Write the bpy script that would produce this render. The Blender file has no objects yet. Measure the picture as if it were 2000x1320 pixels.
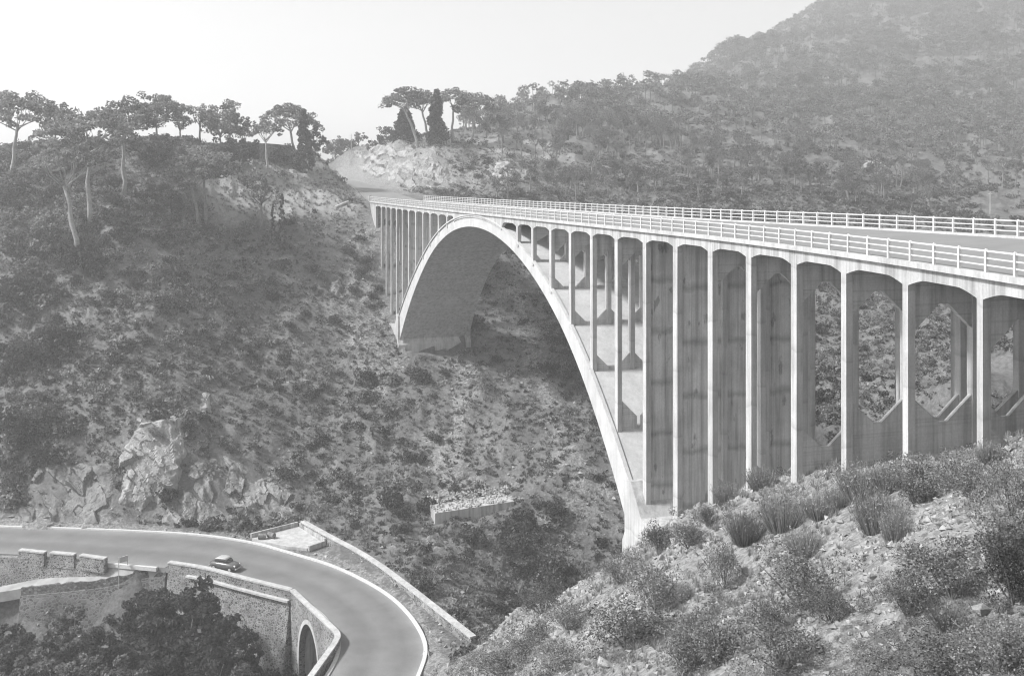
import bpy, math, random
import numpy as np
from mathutils import Vector

# ------------------------------------------------------------------ camera, world, sun
sc = bpy.context.scene
COL = sc.collection
F = 2000.0; PX0 = 1000.0; PY0 = 345.0           # photograph calibration (2000 px wide, horizon row)
cam = bpy.data.cameras.new('camera'); camo = bpy.data.objects.new('camera', cam); COL.objects.link(camo)
camo.location = (0, 0, 0); camo.rotation_euler = (math.radians(90), 0, 0)
cam.sensor_width = 36.0; cam.lens = 36.0 * F / 2000.0; cam.shift_y = -(660 - PY0) / 2000.0
cam.clip_start = 0.5; cam.clip_end = 6000
sc.camera = camo

SUN_EL = math.radians(45); SUN_D = Vector((-0.95, -0.22, 0)).normalized()
w = bpy.data.worlds.new('World'); sc.world = w; w.use_nodes = True
nt = w.node_tree; nt.nodes.clear()
sky = nt.nodes.new('ShaderNodeTexSky'); sky.sky_type = 'NISHITA'; sky.sun_disc = False
sky.sun_elevation = SUN_EL; sky.sun_rotation = math.atan2(SUN_D.x, SUN_D.y)
sky.air_density = 1.0; sky.dust_density = 1.5; sky.ozone_density = 1.0
bw = nt.nodes.new('ShaderNodeRGBToBW'); bg = nt.nodes.new('ShaderNodeBackground'); out = nt.nodes.new('ShaderNodeOutputWorld')
bg.inputs['Strength'].default_value = 0.12
nt.links.new(sky.outputs[0], bw.inputs[0]); nt.links.new(bw.outputs[0], bg.inputs[0]); nt.links.new(bg.outputs[0], out.inputs[0])
sl = bpy.data.lights.new('sun', 'SUN'); slo = bpy.data.objects.new('sun', sl); COL.objects.link(slo)
sl.energy = 3.2; sl.angle = math.radians(6); sl.color = (1.0, 1.0, 1.0)
sd = Vector((SUN_D.x * math.cos(SUN_EL), SUN_D.y * math.cos(SUN_EL), math.sin(SUN_EL)))
slo.rotation_euler = sd.to_track_quat('Z', 'Y').to_euler(); slo.location = (-200, 100, 300)
sc.view_settings.view_transform = 'Standard'; sc.view_settings.look = 'None'
sc.view_settings.exposure = 1.08; sc.view_settings.gamma = 1.0
try:
    sc.cycles.use_denoising = True; sc.cycles.denoising_prefilter = 'ACCURATE'
    sc.cycles.max_bounces = 6; sc.cycles.diffuse_bounces = 3; sc.cycles.volume_bounces = 1
    sc.cycles.transparent_max_bounces = 4
    sc.cycles.use_adaptive_sampling = False; sc.cycles.filter_width = 1.15
except Exception:
    pass

# ------------------------------------------------------------------ helpers
rng = np.random.default_rng(7); random.seed(7)

def pix(x, y, Y):                       # point seen at (x, y) of the photograph at depth Y
    return np.array([(x - PX0) / F * Y, Y, -(y - PY0) / F * Y])

def pixz(x, y, z):                      # point seen at (x, y) on the level z
    return pix(x, y, -z * F / (y - PY0))

def mk(name, V, Fc, mat, parent=None, smooth=False):
    """one mesh object; V world coordinates, Fc a list of faces or an (n,k) array"""
    V = np.asarray(V, dtype=np.float32).reshape(-1, 3)
    if parent is not None:
        V = V - np.array(wloc(parent), dtype=np.float32)
    me = bpy.data.meshes.new(name)
    if isinstance(Fc, np.ndarray):
        n, k = Fc.shape
        me.vertices.add(len(V)); me.vertices.foreach_set('co', V.ravel())
        me.loops.add(n * k); me.loops.foreach_set('vertex_index', Fc.astype(np.int32).ravel())
        me.polygons.add(n); me.polygons.foreach_set('loop_start', np.arange(0, n * k, k, dtype=np.int32))
        me.update(calc_edges=True)
    else:
        me.from_pydata(V.tolist(), [], [list(map(int, f)) for f in Fc])
    me.polygons.foreach_set('use_smooth', np.full(len(me.polygons), smooth))
    if mat: me.materials.append(mat)
    o = bpy.data.objects.new(name, me); COL.objects.link(o)
    if parent is not None: o.parent = parent
    return o

def wloc(o):
    v = Vector(o.location)
    while o.parent is not None:
        o = o.parent; v = v + Vector(o.location)
    return v

def tag(o, label=None, cat=None, group=None, kind=None):
    if label: o['label'] = label
    if cat: o['category'] = cat
    if group: o['group'] = group
    if kind: o['kind'] = kind
    return o

def empty(name, loc, label, cat, group=None):
    o = bpy.data.objects.new(name, None); COL.objects.link(o); o.location = tuple(float(c) for c in loc); o.empty_display_size = .3
    return tag(o, label, cat, group)

class MB:                               # collects geometry of ONE object
    def __init__(s): s.V = []; s.F = []
    def add(s, V, Fc):
        n = len(s.V); s.V += [tuple(map(float, v)) for v in V]; s.F += [[i + n for i in f] for f in Fc]; return s
    def hexa(s, P):                     # P: 8 points, bottom 4 then top 4, same winding
        return s.add(P, [(3, 2, 1, 0), (4, 5, 6, 7), (0, 1, 5, 4), (1, 2, 6, 5), (2, 3, 7, 6), (3, 0, 4, 7)])
    def prism(s, A, B):                 # two matching outlines joined
        n = len(A)
        return s.add(list(A) + list(B), [list(range(n))[::-1], list(range(n, 2 * n))] + [(i, (i + 1) % n, n + (i + 1) % n, n + i) for i in range(n)])
    def tube(s, P, R, k=6):
        P = [np.array(p, float) for p in P]; V = []; Fc = []
        for i, p in enumerate(P):
            d = P[min(i + 1, len(P) - 1)] - P[max(i - 1, 0)]; d /= (np.linalg.norm(d) + 1e-9)
            a = np.cross(d, [0, 0, 1.0]) if abs(d[2]) < .9 else np.cross(d, [1.0, 0, 0]); a /= np.linalg.norm(a); b = np.cross(d, a)
            r = R[i] if hasattr(R, '__len__') else R
            V += [p + r * (math.cos(t) * a + math.sin(t) * b) for t in np.linspace(0, 2 * math.pi, k, endpoint=False)]
        for i in range(len(P) - 1):
            for j in range(k):
                Fc.append((i * k + j, i * k + (j + 1) % k, (i + 1) * k + (j + 1) % k, (i + 1) * k + j))
        Fc += [list(range(k))[::-1], [(len(P) - 1) * k + j for j in range(k)]]
        return s.add(V, Fc)
    def sweep(s, sections, close=True, caps=True):
        k = len(sections[0]); V = [p for q in sections for p in q]; Fc = []
        m = k if close else k - 1
        for i in range(len(sections) - 1):
            for j in range(m):
                Fc.append((i * k + j, i * k + (j + 1) % k, (i + 1) * k + (j + 1) % k, (i + 1) * k + j))
        if caps and close: Fc += [list(range(k))[::-1], [(len(sections) - 1) * k + j for j in range(k)]]
        return s.add(V, Fc)
    def build(s, name, mat, parent=None, smooth=False):
        return mk(name, s.V, s.F, mat, parent, smooth)

def hash2(ix, iy, seed):
    h = (ix.astype(np.int64) * 374761393 + iy.astype(np.int64) * 668265263 + seed * 1442695041) & 0xFFFFFFFF
    h = ((h ^ (h >> 13)) * 1274126177) & 0xFFFFFFFF
    return ((h ^ (h >> 16)) & 0xFFFFFF) / float(0xFFFFFF)

def vnoise(x, y, seed=0):               # smooth value noise, -1..1
    x = np.asarray(x, float); y = np.asarray(y, float)
    ix = np.floor(x); iy = np.floor(y); fx = x - ix; fy = y - iy
    u = fx * fx * (3 - 2 * fx); v = fy * fy * (3 - 2 * fy)
    a = hash2(ix, iy, seed); b = hash2(ix + 1, iy, seed); c = hash2(ix, iy + 1, seed); d = hash2(ix + 1, iy + 1, seed)
    return 2 * ((a * (1 - u) + b * u) * (1 - v) + (c * (1 - u) + d * u) * v) - 1

# ------------------------------------------------------------------ materials (all neutral: the photograph is black and white)
def newmat(name):
    m = bpy.data.materials.new(name); m.use_nodes = True; t = m.node_tree; t.nodes.clear()
    o = t.nodes.new('ShaderNodeOutputMaterial'); return m, t, o
def N(t, kind, **kw):
    n = t.nodes.new(kind)
    for k, v in kw.items():
        if k in n.inputs: n.inputs[k].default_value = v
        else: setattr(n, k, v)
    return n
def L(t, a, b): t.links.new(a, b)
def ramp(t, src, stops):
    r = t.nodes.new('ShaderNodeValToRGB'); el = r.color_ramp.elements
    while len(el) < len(stops): el.new(0.5)
    for e, (p, v) in zip(el, stops): e.position = p; e.color = (v, v, v, 1)
    L(t, src, r.inputs[0]); return r.outputs[0]
def mul(t, a, b, op='MULTIPLY'):
    m = t.nodes.new('ShaderNodeMath'); m.operation = op
    for i, v in enumerate((a, b)):
        if isinstance(v, (int, float)): m.inputs[i].default_value = v
        else: L(t, v, m.inputs[i])
    return m.outputs[0]
def coords(t, scale=(1, 1, 1)):
    g = t.nodes.new('ShaderNodeNewGeometry'); mp = t.nodes.new('ShaderNodeMapping'); mp.inputs['Scale'].default_value = scale
    L(t, g.outputs['Position'], mp.inputs['Vector']); return mp.outputs[0]
def noise(t, vec, scale, detail=4, rough=.6):
    n = N(t, 'ShaderNodeTexNoise', Scale=scale, Detail=detail, Roughness=rough); L(t, vec, n.inputs['Vector']); return n.outputs['Fac']
def finish(t, o, col, rough=.9, bump=None, bstr=.3, bdist=.05, spec=.2):
    p = t.nodes.new('ShaderNodeBsdfPrincipled'); p.inputs['Roughness'].default_value = rough
    p.inputs['Specular IOR Level'].default_value = spec
    if isinstance(col, (int, float)): p.inputs['Base Color'].default_value = (col, col, col, 1)
    else: L(t, col, p.inputs['Base Color'])
    if bump is not None:
        b = N(t, 'ShaderNodeBump', Strength=bstr, Distance=bdist); L(t, bump, b.inputs['Height']); L(t, b.outputs[0], p.inputs['Normal'])
    L(t, p.outputs[0], o.inputs['Surface'])

def m_concrete(name, base, boards=None, stain=.5, nscale=.6):
    m, t, o = newmat(name)
    a = ramp(t, noise(t, coords(t), nscale, 6), [(.3, base * .82), (.7, base * 1.08)])
    s = ramp(t, noise(t, coords(t, (1.6, 1.6, .09)), 1.3, 5, .65), [(.36, 1 - stain), (.56, 1.0)])      # rain streaks
    f = ramp(t, noise(t, coords(t), 9, 3), [(.3, .9), (.7, 1.06)])
    c = mul(t, mul(t, a, s), f); bmp = noise(t, coords(t), 14, 3)
    if boards is None and name == 'pier_concrete':
        sp_ = N(t, 'ShaderNodeSeparateXYZ'); L(t, coords(t), sp_.inputs[0])
        fr = mul(t, mul(t, mul(t, sp_.outputs['Z'], mul(t, noise(t, coords(t), .25, 2), 2.0), 'ADD'), .22), 1.0, 'FLOORED_MODULO')
        c = mul(t, c, ramp(t, fr, [(.0, 1.0), (.02, .80), (.05, .90), (.12, 1.0)]))
    if boards:
        sc_ = (0.0, 0.0, 5.5) if boards == 'h' else (5.0, 3.0, 0.0)
        v = coords(t, sc_)
        wv = N(t, 'ShaderNodeTexNoise', Scale=1.0, Detail=1.0); L(t, v, wv.inputs['Vector'])
        c = mul(t, c, ramp(t, wv.outputs['Fac'], [(.32, .80), (.42, .97), (.5, 1.03), (.62, .9)]))
        bmp = wv.outputs['Fac']
        if boards == 'v':                # stained pour joints
            sp_ = N(t, 'ShaderNodeSeparateXYZ'); L(t, coords(t), sp_.inputs[0])
            zz_ = mul(t, sp_.outputs['Z'], mul(t, noise(t, coords(t), .8, 4), .9), 'ADD'); fr = mul(t, mul(t, zz_, .247), 1.0, 'FLOORED_MODULO')
            c = mul(t, c, ramp(t, fr, [(.0, 1.0), (.05, .78), (.09, .66), (.20, 1.0)]))
            c = mul(t, c, ramp(t, noise(t, coords(t, (1.5, 1.5, .55)), .9, 5, .6), [(.60, 1.0), (.66, .55)]))
    finish(t, o, c, .88, bmp, .25, .03)
    return m

def m_masonry(name, stone=(.07, .28), mortar=.36, scale=3.3):
    m, t, o = newmat(name); v = coords(t, (1, 1, 1.25))
    vo = N(t, 'ShaderNodeTexVoronoi', Scale=scale, feature='DISTANCE_TO_EDGE'); L(t, v, vo.inputs['Vector'])
    vc = N(t, 'ShaderNodeTexVoronoi', Scale=scale); L(t, v, vc.inputs['Vector'])
    bwn = t.nodes.new('ShaderNodeRGBToBW'); L(t, vc.outputs['Color'], bwn.inputs[0])
    st = ramp(t, bwn.outputs[0], [(.2, stone[0]), (.8, stone[1])])
    k = ramp(t, vo.outputs['Distance'], [(.05, 0), (.13, 1)])
    mx = N(t, 'ShaderNodeMix', data_type='RGBA'); L(t, k, mx.inputs[0]); mx.inputs[6].default_value = (mortar, mortar, mortar, 1); L(t, st, mx.inputs[7])
    c = mul(t, mx.outputs[2], ramp(t, noise(t, coords(t), .5, 5), [(.35, .62), (.65, 1.05)]))
    finish(t, o, c, .92, k, .6, .06); return m

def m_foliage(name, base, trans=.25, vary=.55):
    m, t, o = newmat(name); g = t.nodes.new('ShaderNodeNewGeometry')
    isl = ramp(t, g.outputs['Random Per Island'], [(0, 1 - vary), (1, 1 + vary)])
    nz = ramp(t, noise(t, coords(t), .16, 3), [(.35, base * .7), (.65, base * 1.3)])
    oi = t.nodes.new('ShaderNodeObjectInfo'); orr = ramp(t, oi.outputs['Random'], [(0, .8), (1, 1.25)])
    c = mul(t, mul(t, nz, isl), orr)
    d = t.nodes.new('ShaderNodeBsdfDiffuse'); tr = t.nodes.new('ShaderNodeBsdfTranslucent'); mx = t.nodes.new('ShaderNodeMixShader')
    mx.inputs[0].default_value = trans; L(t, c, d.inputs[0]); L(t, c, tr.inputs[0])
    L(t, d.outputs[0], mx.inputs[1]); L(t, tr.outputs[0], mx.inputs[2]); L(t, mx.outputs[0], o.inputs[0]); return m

def m_plain(name, base, nscale=3, rough=.8, var=.15, spec=.3):
    m, t, o = newmat(name)
    finish(t, o, ramp(t, noise(t, coords(t), nscale, 4), [(.3, base * (1 - var)), (.7, base * (1 + var))]), rough, spec=spec); return m

def m_rock(name, lo, hi):
    m, t, o = newmat(name)
    a = ramp(t, noise(t, coords(t), .5, 6, .65), [(.3, lo), (.65, hi)])
    cr = ramp(t, noise(t, coords(t, (1.6, 1.6, .6)), 1.6, 6, .75), [(.36, .5), (.47, 1.0)])
    finish(t, o, mul(t, a, cr), .95, noise(t, coords(t), 3.5, 6, .7), .9, .25); return m

M = dict(
    concrete=m_concrete('concrete', .46, None, .42),
    arch=m_concrete('arch_concrete', .49, None, .12),
    soffit=m_concrete('arch_concrete_boarded', .52, 'h', .38),
    pier=m_concrete('pier_concrete', .48, None, .30),
    board_v=m_concrete('vertical_boarded_concrete', .62, 'v', .36),
    board_h=m_concrete('horizontal_boarded_concrete', .56, 'h', .34),
    white=m_concrete('pale_coping', .50, None, .25),
    rail=m_plain('white_railing_paint', .54, 4, .6, .12),
    asphalt=m_plain('lower_asphalt', .20, .35, .9, .16),
    deckroad=m_plain('deck_asphalt', .20, .4, .9, .10),
    gravel=m_plain('pale_gravel', .40, 1.5, .95, .22),
    dirt=m_plain('dirt', .30, .8, .95, .25),
    masonry=m_masonry('stone_masonry'),
    rubble=m_masonry('dry_rubble_masonry', (.07, .26), .12, 3.2),
    oldwall=m_masonry('old_stone_wall', (.08, .20), .22, 2.2),
    bark=m_plain('bark', .17, 3, .95, .35),
    barkpale=m_plain('pale_bark', .29, 3, .95, .3),
    rock=m_rock('rock', .13, .28), rockmid=m_rock('grey_rock', .16, .36), rockpale=m_rock('pale_rock', .24, .42),
    stone=m_plain('loose_stone', .27, 2.0, .95, .45),
    fol_dark=m_foliage('dark_leaves', .066, .35), ridge=m_foliage('hazed_pine_needles', .20, .5), fol=m_foliage('leaves', .15, .35), fol_pale=m_foliage('pale_leaves', .20, .35), near=m_foliage('near_leaves', .19, .4), near_dark=m_foliage('near_dark_leaves', .11, .4), near_pale=m_foliage('near_pale_leaves', .23, .4),  # ridge: pine needles with the haze veil put into a paler colour
    pine=m_foliage('pine_needles', .165, .45), grass=m_foliage('dry_grass', .27, .35, .4), broom=m_foliage('broom_stems', .24, .4, .5),
    wood=m_plain('weathered_wood', .30, 4, .9, .3), paint_dark=m_plain('dark_car_paint', .10, 2, .25, .05, .6),
    paint_pale=m_plain('pale_car_paint', .45, 2, .3, .05, .6), glass=m_plain('car_glass', .03, 2, .1, .05, .8),
    rubber=m_plain('rubber', .03, 2, .8, .1), steel=m_plain('steel', .45, 2, .4, .1, .6),
)

def m_asphalt(name, base):
    m, t, o = newmat(name); at = N(t, 'ShaderNodeAttribute', attribute_name='across')
    w_ = mul(t, at.outputs['Fac'], mul(t, mul(t, noise(t, coords(t), .25, 3), .5, 'SUBTRACT'), .10), 'ADD')
    lane = ramp(t, w_, [(.0, 1.30), (.07, 1.10), (.20, .88), (.33, .98), (.47, 1.06), (.62, .86), (.78, .93), (.93, 1.16), (1.0, 1.34)])
    pat = ramp(t, noise(t, coords(t), .35, 5, .6), [(.3, .86), (.7, 1.12)]); gr = ramp(t, noise(t, coords(t), 7, 4, .8), [(.3, .86), (.7, 1.14)])
    finish(t, o, mul(t, mul(t, mul(t, lane, pat), gr), base), .9, noise(t, coords(t), 9, 4, .8), .3, .03); return m
M['asphalt'] = m_asphalt('lower_asphalt', .175)

# ------------------------------------------------------------------ bridge frame: s along the bridge (away), u across it (to the right)
TH = math.atan((400 - PX0) / F); SN, CS = math.sin(TH), math.cos(TH); CN = 34.5
def off(s): return -2.5 * (np.maximum(75 - np.asarray(s, float), 0) / 32) ** 2
def bxy(s, u):
    u = np.asarray(u, float) + off(s); return CN + s * SN + u * CS, s * CS - u * SN
def W(s, u, z):
    X, Y = bxy(s, u); return (float(X), float(Y), float(z))
def s_of(X, Y):                          # inverse (straight part is exact enough)
    dx, dy = X - CN, Y; s = dx * SN + dy * CS; u = dx * CS - dy * SN; u = u - off(s); return s, u
S_ = np.linspace(22, 330, 6161)
def s_at(x, u):
    X, Y = bxy(S_, u); return float(np.interp(-x, -(PX0 + F * X / Y), S_))
_kn = ([-5, 42, 60, 75, 98, 145, 190, 225, 260], [-3.0, -3.03, -3.06, -3.11, -3.30, -3.71, -4.02, -4.2, -4.3])
_kf = ([-5, 40, 57, 65, 78, 98, 129, 158, 193, 219, 260], [-2.0, -2.22, -2.43, -2.55, -2.72, -3.02, -3.30, -3.56, -3.80, -4.0, -4.2])
def _smooth(k):
    x = np.linspace(-5, 260, 531); y = np.interp(x, *k); ker = np.hanning(31); ker /= ker.sum()
    return x, np.convolve(np.pad(y, 15, mode='edge'), ker, 'valid')
_kn = _smooth(_kn); _kf = _smooth(_kf)
def RT(s, u):                            # railing-top level
    a = np.interp(s, *_kn); b = np.interp(s, *_kf); return float(a + (b - a) * u / 12.0)
ARC0 = 137.2
def zin(s): d = s - ARC0; return -6.5 - .0068 * d * d - 6.9e-7 * d ** 4
def zex(s): d = s - ARC0; return -5.05 - .0066 * d * d - 3.2e-7 * d ** 4
BAY = 5.72
stations = [22.9, 28.6, 34.3, 40.06, 45.78, 51.57, 57.36, 62.90, 68.59, 73.99, 79.50, 84.99, 90.84, 96.64, 102.29, 108.12, 114.06, 119.63,
            154.30, 159.90, 165.73, 171.19, 177.03, 183.27, 188.99, 194.81, 200.45, 205.84, 211.53]
WID = {79.50: .75, 73.99: .70, 68.59: .72, 62.90: .66, 57.36: .52, 51.57: .47, 45.78: .42, 40.06: .42}
_edge = dict(zip(stations[4:], (1908, 1763, 1643, 1545, 1457, 1382.5, 1314.5, 1255.5, 1200.5, 1152.5, 1111, 1072.7, 1037.7, 1008, 871.5, 855, 839, 825, 811, 797, 785, 773.5, 763, 753.5, 744)))
ADJ = {k: (s_at(_edge[k], .20) if k in _edge else k - .15) - WID.get(k, .66) / 2 for k in stations}      # pillar centres
ABUT = 217.3; S_END = 225.5; S_BEG = 4.0

# ------------------------------------------------------------------ terrain
P = []                                   # control points of the ground
def cp(x, y, Y): P.append(tuple(pix(x, y, Y)))
def cw(X, Y, z): P.append((X, Y, z))
def cs(s, u, z): X, Y = bxy(s, u); P.append((float(X), float(Y), z))
# near bank along the bridge and towards the camera
for s, z in ((5, -4.2), (15, -4.8), (22, -5.6), (30, -8.0), (45.8, -12.2), (51.6, -13.8), (57.4, -15.8), (62.9, -17.6), (68.6, -20.1), (74, -22.7), (79.5, -26.0), (85, -30.0), (90, -34.5)):
    cs(s, 0, z)
    if s < 86: cs(s, 14, z + (2.2 if 56 < s < 75 else 0.3))
for X, Y in ((0, 20), (10, 20), (8, 30), (16, 32), (0, 40), (-8, 30), (8, 45), (-4, 55), (2, 62), (-2, 72), (4, 75), (-12, 50), (25, 25), (30, 30)):
    cw(X, Y, .53 * X - .335 * Y - 8.0)
cw(9.5, 81, -30.3); cw(-5.4, 72, -35); cw(0.5, 79, -33.3); cw(-14, 66, -38); cw(55, 12, -1); cw(60, 40, -4); cw(48, 58, -9); cw(0, 5, -8); cw(-30, 10, -28); cw(-60, 30, -48)
# ravine, upstream then downstream
for q in ((-3, 108, -48.5), (3, 110, -50.5), (10, 116, -53), (20, 122, -53), (40, 118, -45), (60, 108, -36), (95, 92, -26), (140, 80, -14),
          (-6, 86, -47.3), (-24, 97, -58), (-45, 100, -61), (-70, 98, -64), (-110, 95, -68), (-40, 80, -62), (-30, 88, -60), (-14, 78, -50), (-20, 60, -50)): cw(*q)
# lower road shelf: outer edge and verge at road level, inner edge low (hidden under the road sheet)
RZ = -47.0
road_out = [(-120, 1022), (0, 1030), (120, 1033), (235, 1037), (390, 1045), (500, 1062), (560, 1080), (640, 1103), (700, 1130), (760, 1165), (800, 1205), (824, 1245), (829, 1275), (818, 1310), (795, 1360), (760, 1430)]
road_in = [(-140, 1078), (0, 1080), (100, 1086), (205, 1098), (320, 1108), (400, 1116), (480, 1133), (560, 1152), (600, 1175), (640, 1207), (662, 1240), (667, 1262), (660, 1290), (640, 1325), (600, 1380), (545, 1460)]
for x, y in road_out: cw(*pixz(x, y, RZ - .1))
for x, y in ((600, 1040), (560, 1035), (480, 1035), (650, 1065), (740, 1120), (830, 1190), (870, 1260), (850, 1320)): cw(*pixz(x, y, RZ + .05))
for x, y in road_in[4:]: q = pixz(x, y, RZ); cw(q[0], q[1], -56.0)
for x, y, z in ((280, 1108, -47.4), (225, 1112, -47.8), (150, 1127, -49.0), (60, 1140, -49.8), (-60, 1156, -50.6)): q = pixz(x, y, z); cw(q[0], q[1], z - .35); cw(q[0], q[1] + 2.0, z + .35)
for x, y in ((0, 1075), (120, 1080), (220, 1092)): q = pixz(x, y, RZ); cw(q[0], q[1] + 2, RZ - .3)
for q in ((-62, 121, -60), (-50, 120.5, -60), (-40, 118, -59)): cw(*q)
# left hillside
for q in ((50, 1000, 139), (50, 870, 148), (50, 700, 165), (50, 500, 185), (50, 350, 208), (50, 305, 222),
          (150, 1010, 139), (170, 880, 146), (150, 640, 168), (160, 420, 188), (190, 320, 212), (-150, 900, 150), (-150, 600, 180), (-150, 320, 220),
          (300, 1005, 139.5), (300, 830, 147), (300, 600, 170), (300, 400, 195), (300, 292, 220),
          (420, 1008, 141), (420, 830, 151), (400, 520, 186), (400, 400, 200), (400, 290, 226),
          (500, 1000, 143), (500, 900, 150), (500, 700, 172), (500, 500, 195), (500, 380, 212), (500, 310, 238), (500, 288, 250),
          (600, 985, 146), (640, 850, 158), (640, 650, 182), (640, 450, 205), (640, 375, 220), (590, 320, 245),
          (745, 960, 143), (760, 800, 162), (730, 640, 185), (745, 565, 198), (728, 450, 214), (700, 410, 222),
          (880, 1100, 126), (930, 1180, 115), (900, 1000, 139), (880, 850, 157), (850, 705, 175), (1000, 1000, 138), (1000, 800, 160), (1000, 600, 190), (1000, 480, 214),
          (1100, 900, 144), (1100, 700, 175), (1100, 500, 215), (1200, 1000, 137), (1230, 800, 158), (1250, 500, 205),
          (1400, 600, 185), (1400, 450, 220), (1610, 840, 128), (1610, 600, 180), (1610, 430, 232), (1850, 650, 160), (1850, 760, 118), (1960, 800, 95), (2200, 700, 120), (2200, 500, 190)): cp(*q)
# upper road, cut and knoll
cs(226, 0, -5.6); cs(226, 12, -5.4); cs(221, 3, -6.5); cs(221, 9, -6.5); cs(234, 14, -4.9)
for q in ((668, 360, 246), (655, 338, 250), (642, 318, 256), (615, 318, 262), (660, 322, 312), (690, 318, 312), (725, 350, 268), (770, 366, 248), (745, 352, 262), (700, 334, 292), (820, 374, 243),
          (690, 288, 318), (730, 290, 288), (770, 288, 272), (850, 290, 262), (840, 275, 275), (950, 282, 274), (900, 330, 255), (870, 372, 240),
          (930, 375, 242), (1000, 350, 250), (1000, 262, 320), (1100, 385, 245), (1100, 290, 290), (1100, 215, 335), (1085, 192, 356), (900, 262, 300)): cp(*q)
# right hill
for q in ((1250, 400, 240), (1250, 300, 300), (1250, 220, 362), (1250, 174, 430), (1180, 180, 415), (1320, 166, 470), (1450, 402, 240), (1450, 300, 320), (1450, 200, 430), (1450, 115, 590), (1430, 93, 660),
          (1650, 410, 240), (1650, 300, 330), (1650, 200, 450), (1650, 100, 620), (1580, 26, 800), (1650, -5, 830), (1850, 430, 235), (1850, 300, 340), (1850, 150, 520), (1850, 0, 760),
          (2050, 435, 232), (2050, 300, 340), (2050, 150, 520), (2050, 0, 760), (2400, 430, 240), (2400, 200, 450), (2400, 20, 760)): cp(*q)
for X, Y, z in ((-20, 430, -10), (-60, 330, 4), (-120, 300, -6), (-200, 300, -20), (-120, 420, -30), (-45, 420, -5), (30, 520, 5), (90, 620, 30), (160, 800, 70), (250, 960, 120), (-300, 600, -40), (-600, 1000, -40), (0, 1000, -30), (500, 1000, 142), (500, 1200, 90), (250, 1200, 60), (0, 1200, -40), (700, 1000, 140), (900, 1200, 100), (-900, 1200, -40)): cw(X, Y, z)
P = np.array(P)
def _rbf_solve(P):
    n = len(P); d = np.hypot(P[:, None, 0] - P[None, :, 0], P[:, None, 1] - P[None, :, 1])
    A = np.zeros((n + 3, n + 3)); A[:n, :n] = -d; A[:n, :n] += np.eye(n) * -.3
    Q = np.c_[np.ones(n), P[:, 0] / 100, P[:, 1] / 100]; A[:n, n:] = Q; A[n:, :n] = Q.T
    return np.linalg.solve(A, np.r_[P[:, 2], 0, 0, 0])
_w = _rbf_solve(P)
def rbf(X, Y):
    X = np.ravel(X); Y = np.ravel(Y); out_ = np.empty(len(X))
    for i in range(0, len(X), 20000):
        x = X[i:i + 20000]; y = Y[i:i + 20000]
        d = np.hypot(x[:, None] - P[None, :, 0], y[:, None] - P[None, :, 1])
        out_[i:i + 20000] = -d @ _w[:len(P)] + _w[len(P)] + _w[len(P) + 1] * x / 100 + _w[len(P) + 2] * y / 100
    return out_
def inpoly(X, Y, poly):
    c = np.zeros(X.shape, bool); n = len(poly)
    for i in range(n):
        x1, y1 = poly[i]; x2, y2 = poly[(i + 1) % n]
        m = ((y1 > Y) != (y2 > Y)); xi = (x2 - x1) * (Y - y1) / (y2 - y1 + 1e-12) + x1
        c ^= m & (X < xi)
    return c
def polydist(X, Y, pts):
    d = np.full(X.shape, 1e9)
    for (x1, y1), (x2, y2) in zip(pts[:-1], pts[1:]):
        vx, vy = x2 - x1, y2 - y1; t = np.clip(((X - x1) * vx + (Y - y1) * vy) / (vx * vx + vy * vy), 0, 1)
        d = np.minimum(d, np.hypot(X - x1 - t * vx, Y - y1 - t * vy))
    return d
def resample(pts, n):
    pts = np.array(pts, float); seg = np.r_[0, np.cumsum(np.linalg.norm(np.diff(pts, axis=0), axis=1))]
    t = np.linspace(0, seg[-1], n); return np.c_[[np.interp(t, seg, pts[:, k]) for k in range(pts.shape[1])]].T
def smooth_poly(pts, n, it=2):
    pts = np.array(pts, float)
    for _ in range(it):
        q = [pts[0]]
        for a, b in zip(pts[:-1], pts[1:]): q += [.75 * a + .25 * b, .25 * a + .75 * b]
        q.append(pts[-1]); pts = np.array(q)
    return resample(pts, n)
RO = smooth_poly([pixz(x, y, RZ)[:2] for x, y in road_out], 140); RI = smooth_poly([pixz(x, y, RZ)[:2] for x, y in road_in], 140)
road_poly = [tuple(q) for q in RO] + [tuple(q) for q in RI[::-1]]
# upper road: left edge and right edge of the asphalt
ur_l = [W(225.4, .5, 0)[:2], tuple(pix(695, 372, 245)[:2]), tuple(pix(672, 357, 265)[:2]), tuple(pix(652, 349, 283)[:2]), tuple(pix(622, 343, 300)[:2]), tuple(pix(580, 340, 315)[:2])]
ur_r = [W(225.4, 11.5, 0)[:2], tuple(pix(752, 368, 246)[:2]), tuple(pix(712, 356, 267)[:2]), tuple(pix(686, 349, 287)[:2]), tuple(pix(650, 343, 308)[:2]), tuple(pix(600, 340, 325)[:2])]
UL = smooth_poly(ur_l, 60); UR = smooth_poly(ur_r, 60)
ur_poly = [tuple(q) for q in UL] + [tuple(q) for q in UR[::-1]]
def urz(t): return np.interp(t, [0, .25, .5, 1], [-5.32, -3.3, -1.5, .4])
_urx = (UL + UR) / 2; _urt = np.linspace(0, 1, 60)

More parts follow.
